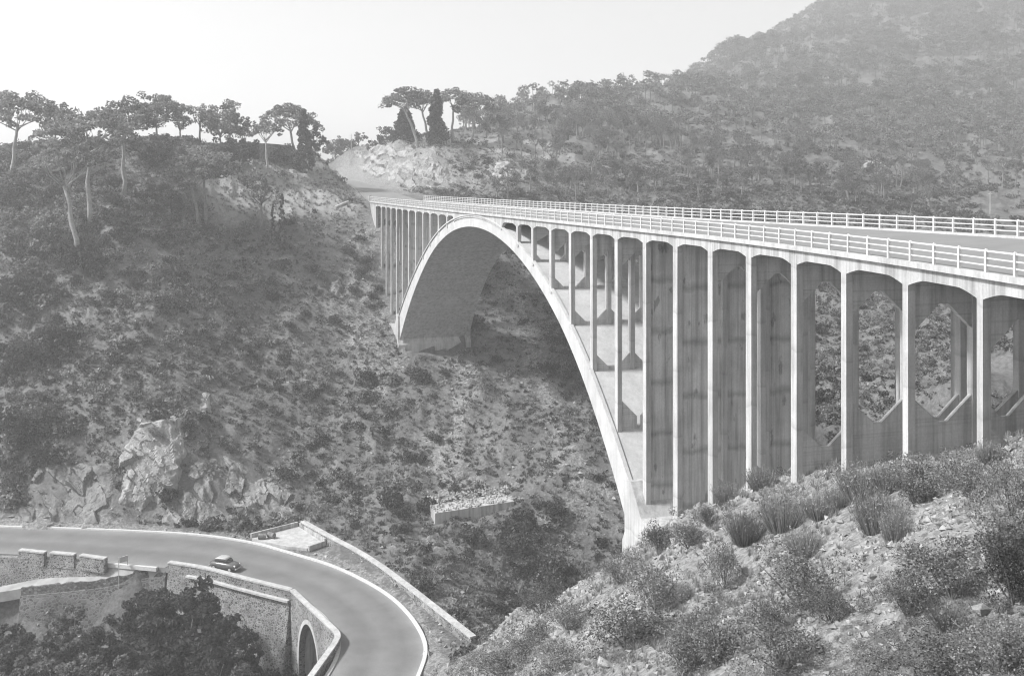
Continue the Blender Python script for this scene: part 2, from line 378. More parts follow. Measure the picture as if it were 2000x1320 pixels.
A_ = np.r_[np.linspace(-1.3, -.53, 90, endpoint=False), np.linspace(-.53, .53, 860), np.linspace(.53, 2.2, 141)[1:]]
Yv = np.exp(np.linspace(math.log(5.0), math.log(1200), 640))
GA, GY = np.meshgrid(A_, Yv); GX = GA * GY
def near_bank(X, Y):                     # 1 on the camera's side of the ravine
    ry = np.interp(X, [-200, -70, -24, -3, 10, 20, 40, 60, 95, 140, 400], [60, 75, 84, 100, 112, 120, 118, 108, 92, 80, 30]); return np.clip((ry - Y) / 8, 0, 1)
def base_ground(X, Y):
    Z = rbf(X, Y).reshape(X.shape)
    nb = near_bank(X, Y)
    far = np.clip((Y - 230) / 200, 0, 1)
    amp = np.where(nb > .5, .55, 1.0 + 1.6 * far)
    nz = amp * (.9 * vnoise(X / 11, Y / 11, 1) + .45 * vnoise(X / 4.3, Y / 4.3, 2)) + .22 * vnoise(X / 1.7, Y / 1.7, 3) + .10 * vnoise(X / .7, Y / .7, 4)
    nz += (1 - nb) * np.clip((Y - 140) / 20, 0, 1) * .6 * vnoise((X * .7 - Y * .7) / 9, (X * .7 + Y * .7) / 15, 9)
    wx_ = X * .8 - Y * .6 + 2.2 * vnoise(X / 6, Y / 6, 15); wy_ = X * .6 + Y * .8 + 2.2 * vnoise(X / 6, Y / 6, 16); rg = 1 - np.abs(vnoise(wx_ / 6.5, wy_ / 6.5, 12)) * 2; nz += np.where(nb > .5, 0, .8 * rg * rg * rg) + np.where(nb > .5, 0, .35 * vnoise(X / 2.6, Y / 2.6, 14))
    # keep verge beside the roads and the ground at the bridge calm
    dr = polydist(X, Y, RO); nz *= np.clip((dr - 1.0) / 7, 0.06, 1)
    s, u = s_of(X, Y); 
    du = np.minimum(polydist(X, Y, UL), polydist(X, Y, UR)); nz *= np.clip((du - 1) / 6, .05, 1)
    Z = Z + nz
    ins = inpoly(X, Y, road_poly); Z = np.where(ins, np.minimum(Z, RZ - .35), Z)
    slab = [tuple(pixz(x, y, RZ)[:2]) for x, y in ((480, 1056), (583, 1022), (645, 1064), (605, 1078))]
    Z = np.where(inpoly(X, Y, slab) | (polydist(X, Y, slab + slab[:1]) < 1.0), np.minimum(Z, RZ - .25), Z)
    insu = inpoly(X, Y, ur_poly)
    if insu.any() or (du < 6).any():
        k = (du < 6) | insu
        D = (X[k][:, None] - _urx[None, :, 0]) ** 2 + (Y[k][:, None] - _urx[None, :, 1]) ** 2
        zr = urz(_urt[np.argmin(D, 1)]); f = np.where(insu[k], 1, np.clip(1 - du[k] / 6, 0, 1))
        Z[k] = Z[k] * (1 - f) + (zr - .25) * f
    # under the bridge deck keep clear below it
    m = (u > -1.5) & (u < 13.5) & (s > 0) & (s < 224)
    Z = np.where(m, np.minimum(Z, np.where(s < 32, -5.0 - np.clip((s - 16) / 14, 0, 1) * 2.4, -6.6 - np.clip((218 - s) / 5, 0, 1) * .8)), Z)
    Z = np.where((u > -1.2) & (u < 13.2) & (s > 179) & (s < 188), np.minimum(Z, -30.7 + .25 * vnoise(X / 1.5, Y / 1.5, 19)), Z)
    return Z
GZ = base_ground(GX, GY)
def ground(X, Y):                        # terrain height under a point (bilinear on the terrain grid)
    X = np.asarray(X, float); Y = np.asarray(Y, float); a = X / Y
    i = np.clip(np.interp(a, A_, np.arange(len(A_))), 0, len(A_) - 1.001); j = np.clip(np.interp(np.log(Y), np.log(Yv), np.arange(len(Yv))), 0, len(Yv) - 1.001)
    i0 = i.astype(int); j0 = j.astype(int); fi = i - i0; fj = j - j0
    return (GZ[j0, i0] * (1 - fi) + GZ[j0, i0 + 1] * fi) * (1 - fj) + (GZ[j0 + 1, i0] * (1 - fi) + GZ[j0 + 1, i0 + 1] * fi) * fj
def hit(x, y, ymin=12, ymax=1150):       # ground point seen at a pixel of the photograph
    Y = np.exp(np.linspace(math.log(ymin), math.log(ymax), 3000)); X = (x - PX0) / F * Y
    d = ground(X, Y) - (-(y - PY0) / F * Y); k = np.argmax(d > 0)
    if not (d > 0).any(): k = np.argmax(d)
    return np.array([X[k], Y[k], ground(X[k], Y[k])])
nA, nY = len(A_), len(Yv)
idx = np.arange(nA * nY).reshape(nY, nA)
TF = np.stack([idx[:-1, :-1], idx[:-1, 1:], idx[1:, 1:], idx[1:, :-1]], -1).reshape(-1, 4)
# how stony / grassy each bit of ground is (surface cover, not light)
def blob(X, Y, x, y, r, hitpt=None):
    q = hit(x, y); return np.exp(-((X - q[0]) ** 2 + (Y - q[1]) ** 2) / r ** 2)
stony = .85 * near_bank(GX, GY) * np.clip((GY - 14) / 20, 0, 1)
stony = np.maximum(stony, .85 * np.clip(1 - polydist(GX, GY, RO) / 4.0, 0, 1))
for x, y, r in ((700, 610, 7), (690, 560, 6), (720, 650, 8), (740, 700, 6), (870, 880, 6), (1150, 950, 6), (1110, 1000, 5), (930, 1200, 8), (900, 960, 5), (830, 1060, 4), (860, 900, 5), (1000, 560, 5), (715, 480, 6)):
    stony = np.maximum(stony, .62 * blob(GX, GY, x, y, r * .9))
for (xa_, ya_), (xb_, yb_) in (((905, 720), (875, 960)), ((1010, 580), (1060, 760)), ((1060, 760), (1165, 1000)), ((720, 520), (705, 700)), ((705, 700), (760, 760)), ((560, 900), (520, 990))):
    for f_ in np.linspace(0, 1, 9):
        stony = np.maximum(stony, .64 * blob(GX, GY, xa_ + f_ * (xb_ - xa_), ya_ + f_ * (yb_ - ya_), 2.6))
for x, y, r in ((700, 342, 14), (690, 330, 14), (740, 356, 12), (760, 320, 16), (720, 315, 14), (830, 330, 14), (880, 350, 9), (990, 330, 8), (800, 365, 14), (730, 350, 12)):
    stony = np.maximum(stony, 1.0 * blob(GX, GY, x, y, r))
grassy = np.zeros_like(GZ)
for x, y, r in ((560, 345, 14), (620, 345, 14), (500, 370, 9), (590, 380, 9), (450, 390, 7), (530, 395, 7), (1020, 290, 16), (640, 390, 7)): grassy = np.maximum(grassy, blob(GX, GY, x, y, r))
terr = mk('terrain', np.stack([GX, GY, GZ], -1).reshape(-1, 3), TF, None, smooth=True)
for nm, arr in (('stony', stony), ('grassy', grassy)):
    at = terr.data.attributes.new(nm, 'FLOAT', 'POINT'); at.data.foreach_set('value', arr.astype(np.float32).ravel())
m, t, o = newmat('hillside_ground')
a1 = N(t, 'ShaderNodeAttribute', attribute_name='stony'); a2 = N(t, 'ShaderNodeAttribute', attribute_name='grassy')
n1 = noise(t, coords(t), .22, 7, .7); n2 = noise(t, coords(t), 2.2, 6, .75)
scrub = mul(t, ramp(t, n1, [(.3, .105), (.5, .15), (.7, .205)]), ramp(t, n2, [(.3, .58), (.7, 1.42)]))
peb = N(t, 'ShaderNodeTexVoronoi', Scale=5.0); L(t, coords(t), peb.inputs['Vector']); pbw = t.nodes.new('ShaderNodeRGBToBW'); L(t, peb.outputs['Color'], pbw.inputs[0])
ston = mul(t, ramp(t, n2, [(.3, .17), (.7, .31)]), ramp(t, pbw.outputs[0], [(.2, .7), (.8, 1.25)]))
gras = ramp(t, n2, [(.3, .24), (.7, .40)])
ks = ramp(t, mul(t, a1.outputs['Fac'], mul(t, mul(t, mul(t, n1, n2, 'ADD'), 1.0, 'SUBTRACT'), 1.5), 'ADD'), [(.36, 0), (.62, 1)])
mx = N(t, 'ShaderNodeMix', data_type='RGBA'); L(t, ks, mx.inputs[0]); L(t, scrub, mx.inputs[6]); L(t, ston, mx.inputs[7])
mx2 = N(t, 'ShaderNodeMix', data_type='RGBA'); L(t, ramp(t, a2.outputs['Fac'], [(.25, 0), (.7, .9)]), mx2.inputs[0]); L(t, mx.outputs[2], mx2.inputs[6]); L(t, gras, mx2.inputs[7])
finish(t, o, mx2.outputs[2], .95, mul(t, n2, pbw.outputs[0], 'ADD'), .8, .25, .1)
terr.data.materials.append(m); tag(terr, 'scrubby hillsides and stony slopes around the ravine', None, None, 'structure')

# ------------------------------------------------------------------ haze: the air between the hills
hz = MB().hexa([(-1250, -40, -90), (1250, -40, -90), (1250, 1250, -90), (-1250, 1250, -90), (-1250, -40, 172), (1250, -40, 172), (1250, 1250, 172), (-1250, 1250, 172)])
m, t, o = newmat('haze_air'); pv = t.nodes.new('ShaderNodeVolumePrincipled'); pv.inputs['Color'].default_value = (.97, .97, .97, 1)
HAZE = 0.00085
pv.inputs['Density'].default_value = HAZE; pv.inputs['Anisotropy'].default_value = .35; L(t, pv.outputs[0], o.inputs['Volume'])
m.cycles.volume_sampling = 'DISTANCE'; m.cycles.homogeneous_volume = True
tag(hz.build('haze', m), 'pale haze lying between the hills', None, None, 'stuff')

# ------------------------------------------------------------------ roads
def strip(name, A, B, zA, zB, mat, label, thick=.6):
    n = len(A)
    o_ = _strip(name, A, B, zA, zB, mat, label, thick); at = o_.data.attributes.new('across', 'FLOAT', 'POINT'); at.data.foreach_set('value', np.tile([0, 1, 1, 0], n).astype(np.float32)); return o_
def _strip(name, A, B, zA, zB, mat, label, thick):
    n = len(A); V = []; 
    for i in range(n):
        V += [(A[i][0], A[i][1], zA[i]), (B[i][0], B[i][1], zB[i]), (B[i][0], B[i][1], zB[i] - thick), (A[i][0], A[i][1], zA[i] - thick)]
    Fc = []
    for i in range(n - 1):
        for j in range(4): Fc.append((4 * i + j, 4 * i + (j + 1) % 4, 4 * i + 4 + (j + 1) % 4, 4 * i + 4 + j))
    return tag(mk(name, V, Fc, mat), label, None, None, 'structure')
z0 = np.full(140, RZ)
strip('lower_road', RO, RI, z0, z0, M['asphalt'], 'grey asphalt bend of the lower road')
zu = urz(np.linspace(0, 1, 60)); strip('upper_road', UL, UR, zu, zu + .1, M['deckroad'], 'pale road climbing away beyond the bridge')
def kerb(name, pts, wd, h, label, side=1, i0=0, i1=None, zb=RZ):
    q = np.array(pts)[i0:i1]; tn = np.gradient(q, axis=0); tn /= np.linalg.norm(tn, axis=1)[:, None]; nn = np.c_[-tn[:, 1], tn[:, 0]] * side
    secs = [[(p[0], p[1], zb - .4), (p[0], p[1], zb + h), (p[0] + n_[0] * wd, p[1] + n_[1] * wd, zb + h), (p[0] + n_[0] * wd, p[1] + n_[1] * wd, zb - .4)] for p, n_ in zip(q, nn)]
    return tag(MB().sweep(secs).build(name, M['rail']), label, None, None, 'structure')
kerb('kerb', RO, .38, .17, 'pale kerb along the outside of the lower road', 1)
kerb('kerb', RI, .38, .14, 'pale kerb along the inside of the bend', -1, 88, 137)
_k = [i for i in range(140) if 196 < PX0 + F * RI[i][0] / RI[i][1] < 322]
kerb('kerb', RI, .38, .06, 'low pale kerb where the dirt track leaves the road', -1, _k[0], _k[-1])

# ------------------------------------------------------------------ bridge
b0 = W(137, 6, -30)
BR = empty('arch_bridge', b0, 'long pale concrete road bridge on one open-spandrel arch over the ravine', 'bridge')
SS = np.arange(S_BEG, S_END + .01, BAY / 4)
# deck slab with cornices
secs = []
for s in SS:
    k0, k1 = RT(s, 0), RT(s, 12)
    a, b = k0 - .93, k1 - .93
    def lv(u): return a + (b - a) * u / 12
    secs.append([W(s, 0, a), W(s, 0, a - .27), W(s, .24, a - .31), W(s, .24, a - .60), W(s, 11.76, b - .60), W(s, 11.76, b - .31), W(s, 12, b - .27), W(s, 12, b),
                 W(s, 11.45, b - .02), W(s, 11.44, b - .16), W(s, .56, a - .16), W(s, .55, a - .02)])
MB().sweep(secs).build('deck', M['white'], BR)
V = []; 
for s in SS:
    a = RT(s, 0) - 1.06; b = RT(s, 12) - 1.06
    V += [W(s, .57, a), W(s, 11.43, b)]
mk('roadway', V, [(2 * i, 2 * i + 1, 2 * i + 3, 2 * i + 2) for i in range(len(SS) - 1)], M['deckroad'], BR)
# edge beams with haunched bays
sts = sorted(list(ADJ.values()) + [5.7, 11.4, 17.1, 125.2, 148.7, ABUT])
def beam_bottom(s, u):
    base = RT(s, u) - 1.20
    i = np.searchsorted(sts, s)
    if i == 0 or i >= len(sts): return base - .9
    a, b = sts[i - 1], sts[i]
    if a >= 125.1 and b <= 148.8: return zex(s) - .25
    f = min(s - a, b - s) / (b - a)
    hd = .58 + .40 * max(0, 1 - f / .27) ** 1.3
    if (a < 125.2 <= b + .01 and b < 126) or (abs(a - 148.7) < .1):
        e = (b - s) if b < 126 else (s - a); hd += .5 * max(0, 1 - e / 1.0) ** 2
    return base - hd
def edge_beam(u0, u1):
    mb = MB(); ss = sorted(set(list(np.arange(5.7, ABUT, BAY / 16)) + [x + d for x in sts for d in (-.02, .02)])); ss = [s for s in ss if 5.7 <= s <= ABUT + .02]
    secs = []
    for s in ss:
        zt = RT(s, u0 * .5 + u1 * .5) - 1.15; zb = beam_bottom(s, u0 * .5 + u1 * .5)
        secs.append([W(s, u0, zt), W(s, u0, zb), W(s, u1, zb), W(s, u1, zt)])
    return mb.sweep(secs).build('edge_beam', M['concrete'], BR)
edge_beam(.20, .60); edge_beam(11.4, 11.8)
for u in (4.1, 7.65):                    # inner girders
    secs = [[W(s, u - .18, RT(s, u) - 1.45), W(s, u - .18, RT(s, u) - 1.95), W(s, u + .18, RT(s, u) - 1.95), W(s, u + .18, RT(s, u) - 1.45)] for s in np.arange(6, ABUT, 2.86) if not 128 < s < 146]
    MB().sweep([q for q in secs]).build('girder', M['board_h'], BR)
# arch ring
def flare(s): return .55 * max(0, (abs(s - ARC0) - 32) / 19.0) ** 1.5
AS = np.linspace(85.0, 189.4, 122); secs = []
for s in AS:
    d = abs(s - ARC0); f = flare(s); zi = zin(s); ze = zex(s)
    # thickness measured square to the curve: shift the upper edge outwards along s
    secs.append([W(s, .30 - f, zi), W(s, 11.74 + f, zi), W(s, 11.74 + f, ze), W(s, .30 - f, ze)])
k = len(secs)
V = [p for q in secs for p in q]
FA, FS = [], []
for i in range(k - 1):
    for j in range(4):
        (FS if j == 0 else FA).append((4 * i + j, 4 * i + (j + 1) % 4, 4 * i + 4 + (j + 1) % 4, 4 * i + 4 + j))
arch = mk('arch_ring', V, FA + FS, M['arch'], BR); arch.data.materials.append(M['soffit'])
mi = np.zeros(len(FA) + len(FS), int); mi[len(FA):] = 1; arch.data.polygons.foreach_set('material_index', mi.astype(np.int32))
secs = []
for s in AS:                             # drip moulding along the upper edge
    f = flare(s); ze = zex(s)
    secs.append([W(s, .12 - f, ze - .02), W(s, .12 - f, ze + .16), W(s, .45 - f, ze + .16), W(s, .45 - f, ze - .02)])
MB().sweep(secs).build('arch_moulding', M['arch'], BR)
# springing blocks
for sg in (-1, 1):
    sp = ARC0 + sg * 50.9; f = .66
    prof = [(sp - sg * .25, zin(sp) + .1), (sp - sg * .75, zin(sp) - .75), (sp - sg * .75, -38), (sp + sg * 9, -38), (sp + sg * 9, -27.0), (sp + sg * 3, -26.6), (sp + sg * 1.0, zex(sp) + .05), (sp - sg * .3, zex(sp) - .2)]
    A = [W(s, -f + .1, z) for s, z in prof]; B = [W(s, 12 + f - .1, z) for s, z in prof]
    if sg > 0: A, B = B, A
    MB().prism(A, B).build('springing_block', M['pier'], BR)
# pillars, four to a station
ROWS = [.40, 4.1, 7.65, 11.6]
foot = {}
for s0 in stations:
    s = ADJ[s0]
    on_arch = 86 < s0 < 188.2
    hw = WID.get(s0, .66) / 2
    for r, u in enumerate(ROWS):
        zt = RT(s, u) - 1.5
        if on_arch: zb = zex(s) - .5
        elif 78 < s0 < 86: zb = -27.5
        else: zb = float(min(ground(*bxy(s, u)), ground(*bxy(s + .5, u)))) - 1.2
        foot[(s, r)] = zb
        if on_arch and zt - zex(s) < .5: continue
        ha = .20 if r in (0, 3) else .2
        ex = .012
        P8 = [W(s - hw, u - ha, zb), W(s + hw, u - ha, zb), W(s + hw, u + ha, zb), W(s - hw, u + ha, zb), W(s - hw, u - ha - ex, zt), W(s + hw, u - ha - ex, zt), W(s + hw, u + ha, zt), W(s - hw, u + ha, zt)]
        MB().hexa(P8).build('pillar', M['pier'], BR)
# cross frames
def xprism(name, s, poly, th, mat):
    A = [W(s + th, u, z) for u, z in poly]; B = [W(s - th, u, z) for u, z in poly]
    return MB().prism(A, B).build(name, mat, BR)
SOLID = (79.50, 84.99, 183.27, 188.99)
for s0 in stations:
    s = ADJ[s0]
    on_arch = 86 < s0 < 188.2; top = RT(s, 6) - 1.62
    bot = (zex(s) if on_arch else None)
    if s0 in SOLID:
        zb = -27.4 if s0 < 100 else -28.0
        if on_arch: zb = zex(s) - .3
        xprism('cross_wall', s, [(.5, zb), (11.5, zb), (11.5, top), (.5, top)], .14, M['board_v']); continue
    H = top - (bot if on_arch else -30)
    if on_arch and H < 3.0: 
        if H > .6: xprism('cross_beam', s, [(.5, top - .35), (11.5, top - .35), (11.5, top), (.5, top)], .15, M['board_h'])
        continue
    dz, dp = (1.75, 3.0) if not on_arch else (min(1.6, .3 * H), min(2.9, .5 * H))
    poly = [(.5, top), (.5, top - dp)]
    for a, b in zip(ROWS[:-1], ROWS[1:]):
        c = (a + b) / 2; sl_ = min(dp - dz, (b - a) / 2 - .45)
        poly += [(a + .2, top - dp), (c - .25, top - dp + sl_), (c + .25, top - dp + sl_), (b - .2, top - dp)]
    poly += [(11.5, top - dp), (11.5, top)]
    xprism('cross_beam', s, poly, .16, M['board_h'])
    if on_arch:
        g = min(1.25, .16 * H); zb = zex(s) - .25
        if 90 < s0 < 91.5 or 182 < s < 184: g = 1.45
        for r, u in enumerate(ROWS):
            base = zb + (1.0 if 90 < s0 < 91.5 else .1)
            pl = []
            if r > 0: pl.append([(u - .2, base + .2 + g), (u - .2 - g, base + .2), (u - .2 - g, zb - .5), (u - .2, zb - .5)])
            if r < 3: pl.append([(u + .2, base + .2 + g), (u + .2, zb - .5), (u + .2 + g, zb - .5), (u + .2 + g, base + .2)])
            for q in pl: xprism('gusset', s, q, .14, M['board_h'])
    else:
        wt = {45.78: -10.5, 40.06: -9.5, 51.57: -10.6, 57.36: -12.0, 62.90: -14.7, 68.59: -18.3, 73.99: -20.6}.get(s0)
        if wt is None: continue
        poly = [(.5, -33), (11.5, -33), (11.5, wt)]
        for a, b in list(zip(ROWS[:-1], ROWS[1:]))[::-1]:
            c = (a + b) / 2; poly += [(b - .2, wt), (c + .22, wt - 1.2), (c - .22, wt - 1.2), (a + .2, wt)]
        poly += [(.5, wt)]
        xprism('cross_wall', s, poly, .11, M['board_h'])
        # sunlit sloping tops of the lower walls, painted in as added pale strips
        mbc = MB()
        for a, b in zip(ROWS[:-1], ROWS[1:]):
            c = (a + b) / 2; line = [(a + .2, wt), (c - .22, wt - 1.2), (c + .22, wt - 1.2), (b - .2, wt)]
            mbc.prism([W(s + .12, u, z + .005) for u, z in line] + [W(s + .12, u, z + .06) for u, z in line[::-1]], [W(s - .12, u, z + .005) for u, z in line] + [W(s - .12, u, z + .06) for u, z in line[::-1]])
        mbc.build('sunlit_wall_top', M['white'], BR)
# far abutment
MB().hexa([W(ABUT, .3, -16), W(S_END, .3, -16), W(S_END, 11.7, -16), W(ABUT, 11.7, -16)] + [W(s, u, RT(s, u) - 1.35) for s, u in ((ABUT, .3), (S_END, .3), (S_END, 11.7), (ABUT, 11.7))]).build('abutment', M['concrete'], BR)
MB().hexa([W(ABUT - .12, .7, -15), W(ABUT - .01, .7, -15), W(ABUT - .01, 11.2, -15), W(ABUT - .12, 11.2, -15)] + [W(s, u, RT(s, u) - 1.6) for s, u in ((ABUT - .12, .7), (ABUT - .01, .7), (ABUT - .01, 11.2), (ABUT - .12, 11.2))]).build('abutment_face', M['oldwall'], BR)
# railings
def railing(u, s_first):
    rl = MB()
    for hgt, tk in ((.06, .036), (.36, .028), (.65, .028)):
        secs = [[W(s, u - tk, RT(s, u) - hgt - tk), W(s, u + tk, RT(s, u) - hgt - tk), W(s, u + tk, RT(s, u) - hgt + tk), W(s, u - tk, RT(s, u) - hgt + tk)] for s in SS]
        rl.sweep(secs)
    R = rl.build('railing', M['rail'], BR)
    s = s_first
    while s - BAY / 3 > S_BEG: s -= BAY / 3
    protoP = None
    while s < S_END - .2:
        h = .066; z1 = RT(s, u); z0_ = z1 - .97
        mb = MB()
        mb.hexa([W(s - h, u - h, z0_), W(s + h, u - h, z0_), W(s + h, u + h, z0_), W(s - h, u + h, z0_), W(s - h, u - h, z1 - .03), W(s + h, u - h, z1 - .03), W(s + h, u + h, z1 - .03), W(s - h, u + h, z1 - .03)])
        mb.hexa([W(s - h, u - h, z1 - .029), W(s + h, u - h, z1 - .029), W(s + h, u + h, z1 - .029), W(s - h, u + h, z1 - .029), W(s - h * .4, u - h * .4, z1 + .03), W(s + h * .4, u - h * .4, z1 + .03), W(s + h * .4, u + h * .4, z1 + .03), W(s - h * .4, u + h * .4, z1 + .03)])
        mb.build('post', M['rail'], R); s += BAY / 3
    return R
railing(.22, s_at(1926.2, .22)); railing(11.78, s_at(1902.4, 11.78))
z1 = RT(224.9, .22); MB().hexa([W(224.6, .05, z1 - 1), W(225.3, .05, z1 - 1), W(225.3, .5, z1 - 1), W(224.6, .5, z1 - 1), W(224.6, .05, z1 + .25), W(225.3, .05, z1 + .25), W(225.3, .5, z1 + .25), W(224.6, .5, z1 + .25)]).build('end_post', M['white'], BR)

# ------------------------------------------------------------------ walls, road works and small things by the lower road
def wpts(seq, z): return [pixz(x, y, z)[:2] for x, y in seq]
def wall_strip(pts, ztop, zbot, th, batter=0.0, side=1):
    """sections of a wall along a plan line; th to the side, outer face leaning out by batter"""
    q = np.array(pts, float); tn = np.gradient(q, axis=0); tn /= np.linalg.norm(tn, axis=1)[:, None]; nn = np.c_[-tn[:, 1], tn[:, 0]] * side
    zt = np.broadcast_to(ztop, len(q)); zb = np.broadcast_to(zbot, len(q)); secs = []
    for p, n_, a, b in zip(q, nn, zt, zb):
        e = n_ * batter * (a - b)
        secs.append([(p[0] + e[0], p[1] + e[1], b), (p[0], p[1], a), (p[0] - n_[0] * th, p[1] - n_[1] * th, a), (p[0] - n_[0] * th, p[1] - n_[1] * th, b)])
    return secs
def coping(pts, z, w0, w1, h, side=1):
    q = np.array(pts, float); tn = np.gradient(q, axis=0); tn /= np.linalg.norm(tn, axis=1)[:, None]; nn = np.c_[-tn[:, 1], tn[:, 0]] * side
    zz = np.broadcast_to(z, len(q))
    return [[(p[0] + n_[0] * w0, p[1] + n_[1] * w0, a), (p[0] + n_[0] * w0, p[1] + n_[1] * w0, a + h), (p[0] - n_[0] * w1, p[1] - n_[1] * w1, a + h), (p[0] - n_[0] * w1, p[1] - n_[1] * w1, a)] for p, n_, a in zip(q, nn, zz)]
# long parapet behind the bend
bp = smooth_poly(wpts([(588, 1017), (640, 1046), (700, 1077), (760, 1117), (920, 1243)], -46.0), 50, 1)
root = empty('stone_parapet', (bp[25][0], bp[25][1], RZ), 'long straight stone parapet with pale coping beside the outer side of the road bend', 'wall')
MB().sweep(wall_strip(bp, -46.18, -50, .5, 0, -1)).build('wall', M['masonry'], root)
MB().sweep(coping(bp, -46.178, .10, .60, .18, -1)).build('coping', M['white'], root)
# retaining wall of the bend with the culvert
fw = smooth_poly(wpts([(328, 1097), (400, 1108), (480, 1130), (566, 1151)], -46.1), 40, 1)
side_w = wpts([(567, 1151), (650, 1229)], -46.1); corner = smooth_poly(wpts([(650, 1229), (657, 1240), (648, 1256)], -46.1), 8, 1); back_w = smooth_poly(wpts([(648, 1256), (600, 1322), (540, 1400)], -46.1), 16, 1)
root = empty('retaining_wall', (side_w[0][0], side_w[0][1], -58), 'tall stone retaining wall with an arched culvert inside the road bend', 'wall')
MB().sweep(wall_strip(fw, -47.35, -61, 1.2, .16, -1)).build('wall', M['masonry'], root)
MB().sweep(wall_strip(fw, -46.28, -47.3, .5, 0, -1)).build('parapet', M['masonry'], root)
MB().sweep(coping(fw, -46.278, .08, .58, .18, -1)).build('coping', M['white'], root)
MB().sweep(coping(fw[6:], -47.45, .45, .0, .22, -1)).build('string_course', M['white'], root)
a, b = np.array(side_w[0]), np.array(side_w[1]); d = (b - a); Ls = np.linalg.norm(d); d /= Ls; nrm = np.array([d[1], -d[0]])
if nrm @ np.array([0, -1]) < 0 and nrm[0] > 0: nrm = -nrm
if nrm[0] > 0: nrm = -nrm
# culvert face with an opening: outline of the arch cut into the wall
c0, rr, zs, za = Ls * .45, 2.75, -52.6, -48.05
arch_in = [(c0 + rr * math.cos(t), zs + (za - zs) * math.sin(t)) for t in np.linspace(math.pi, 0, 17)]
def wf(t, z, o_=0.0): q = a + d * t + nrm * o_; return (q[0], q[1], z)
mb = MB()
left = [(-.3, -61), (-.3, -46.28)]; right = [(Ls + .1, -46.28), (Ls + .1, -61)]
ring = [(c0 - rr, -61)] + arch_in + [(c0 + rr, -61)]
outl = left + right + ring[::-1]
mb.prism([wf(t, z, .0) for t, z in outl], [wf(t, z, -.7) for t, z in outl])
mb.build('culvert_wall', M['masonry'], root)
ro_ = rr + .42
o_in = [(c0 - rr, -53.2)] + arch_in + [(c0 + rr, -53.2)]
o_out = [(c0 - ro_, -53.2)] + [(c0 + ro_ * math.cos(t), zs + (za + .45 - zs) * math.sin(t)) for t in np.linspace(math.pi, 0, 17)] + [(c0 + ro_, -53.2)]
poly = o_out + o_in[::-1]
MB().prism([wf(t, z, .06) for t, z in poly], [wf(t, z, -.3) for t, z in poly]).build('arch_ring', M['white'], root)
secs = [[wf(t, z, -o2) for t, z in ring] for o2 in (.3, 6, 14)]
MB().sweep(secs, close=False, caps=False).build('culvert_vault', M['concrete'], root)
MB().hexa([wf(c0 - rr, -61, -1.5), wf(c0 + rr, -61, -1.5), wf(c0 + rr, -61, -2), wf(c0 - rr, -61, -2), wf(c0 - rr, -53.6, -1.5), wf(c0 + rr, -53.6, -1.5), wf(c0 + rr, -53.6, -2), wf(c0 - rr, -53.6, -2)]).build('culvert_sill', M['masonry'], root)
MB().sweep(coping([side_w[0], side_w[1]] , -46.278, .08, .5, .18, -1)).build('coping', M['white'], root)
cb = np.vstack([corner, back_w[1:]])
MB().sweep(wall_strip(cb, -46.28, -60, .5, .0, -1)).build('wall', M['masonry'], root)
MB().sweep(coping(cb, -46.278, .08, .52, .18, -1)).build('coping', M['white'], root)
# stone wall carrying the road on the left, its three parapet blocks
lw = wpts([(-120, 1084), (0, 1088), (100, 1092), (206, 1101)], RZ)
o_ = MB().sweep(wall_strip(resample(lw, 12), RZ - .02, -53, .8, .10, -1)).build('stone_wall', M['masonry']); tag(o_, 'rough stone wall holding up the road above the dirt track', 'wall')
for (xa, ya, xb, yb, lab) in ((36, 1076, 86, 1081, 'leftmost of the three low parapet blocks at the roadside'), (97, 1081, 144, 1085, 'middle one of the three low parapet blocks at the roadside'), (155, 1086, 204, 1093, 'parapet block at the roadside nearest the road sign')):
    p2 = wpts([(xa, ya), ((xa + xb) / 2, (ya + yb) / 2), (xb, yb)], -46.1 - .15)
    rt = empty('parapet_block', (p2[1][0], p2[1][1], RZ), lab, 'parapet', 'parapet blocks along the road on the left')
    MB().sweep(wall_strip(p2, -46.25, -47.9, .55, 0, -1)).build('wall', M['masonry'], rt)
    MB().sweep(coping(p2, -46.248, .07, .62, .17, -1)).build('coping', M['white'], rt)
# dirt track joining the road, rubble wall and tall wall below it
tk_a = [pixz(x, y, z) for x, y, z in ((318, 1108.2, -47.03), (262, 1103.2, -47.03), (206, 1098.5, -47.05), (172, 1114, -48.3), (129, 1121, -48.8), (65, 1132, -49.5), (0, 1145, -50.1), (-80, 1155, -50.5))]
tk_b = [pixz(x, y, z) for x, y, z in ((324, 1110, -47.1), (292, 1113, -47.5), (240, 1126, -48.2), (194, 1134, -48.8), (130, 1141, -49.3), (41, 1149, -49.9), (0, 1156, -50.3), (-80, 1166, -50.8))]
A3 = np.vstack([resample(np.array(tk_a)[i:i + 2], 7)[:6] for i in range(7)]); B3 = np.vstack([resample(np.array(tk_b)[i:i + 2], 7)[:6] for i in range(7)])
strip('dirt_track', A3[:, :2], B3[:, :2], A3[:, 2], B3[:, 2], M['dirt'], 'pale dirt track dropping away from the road on the left', 1.2)
rw = resample([q for q in B3[:31]], 34)[::-1]
o_ = MB().sweep(wall_strip(rw[:, :2], rw[:, 2] + .12 + .12 * vnoise(np.arange(len(rw)) * .9, np.zeros(len(rw)), 5), rw[:, 2] - 1.2, .5, .05, -1)).build('rubble_wall', M['rubble']); tag(o_, 'low crumbling dry stone wall along the lower edge of the dirt track', 'wall')
o_ = MB().sweep(wall_strip(rw[:, :2] - [0, .25], rw[:, 2] - .85, rw[:, 2] - 13, 1.0, .14, -1)).build('stone_wall', M['oldwall']); tag(o_, 'tall weathered stone wall below the dirt track, partly hidden by trees', 'wall')
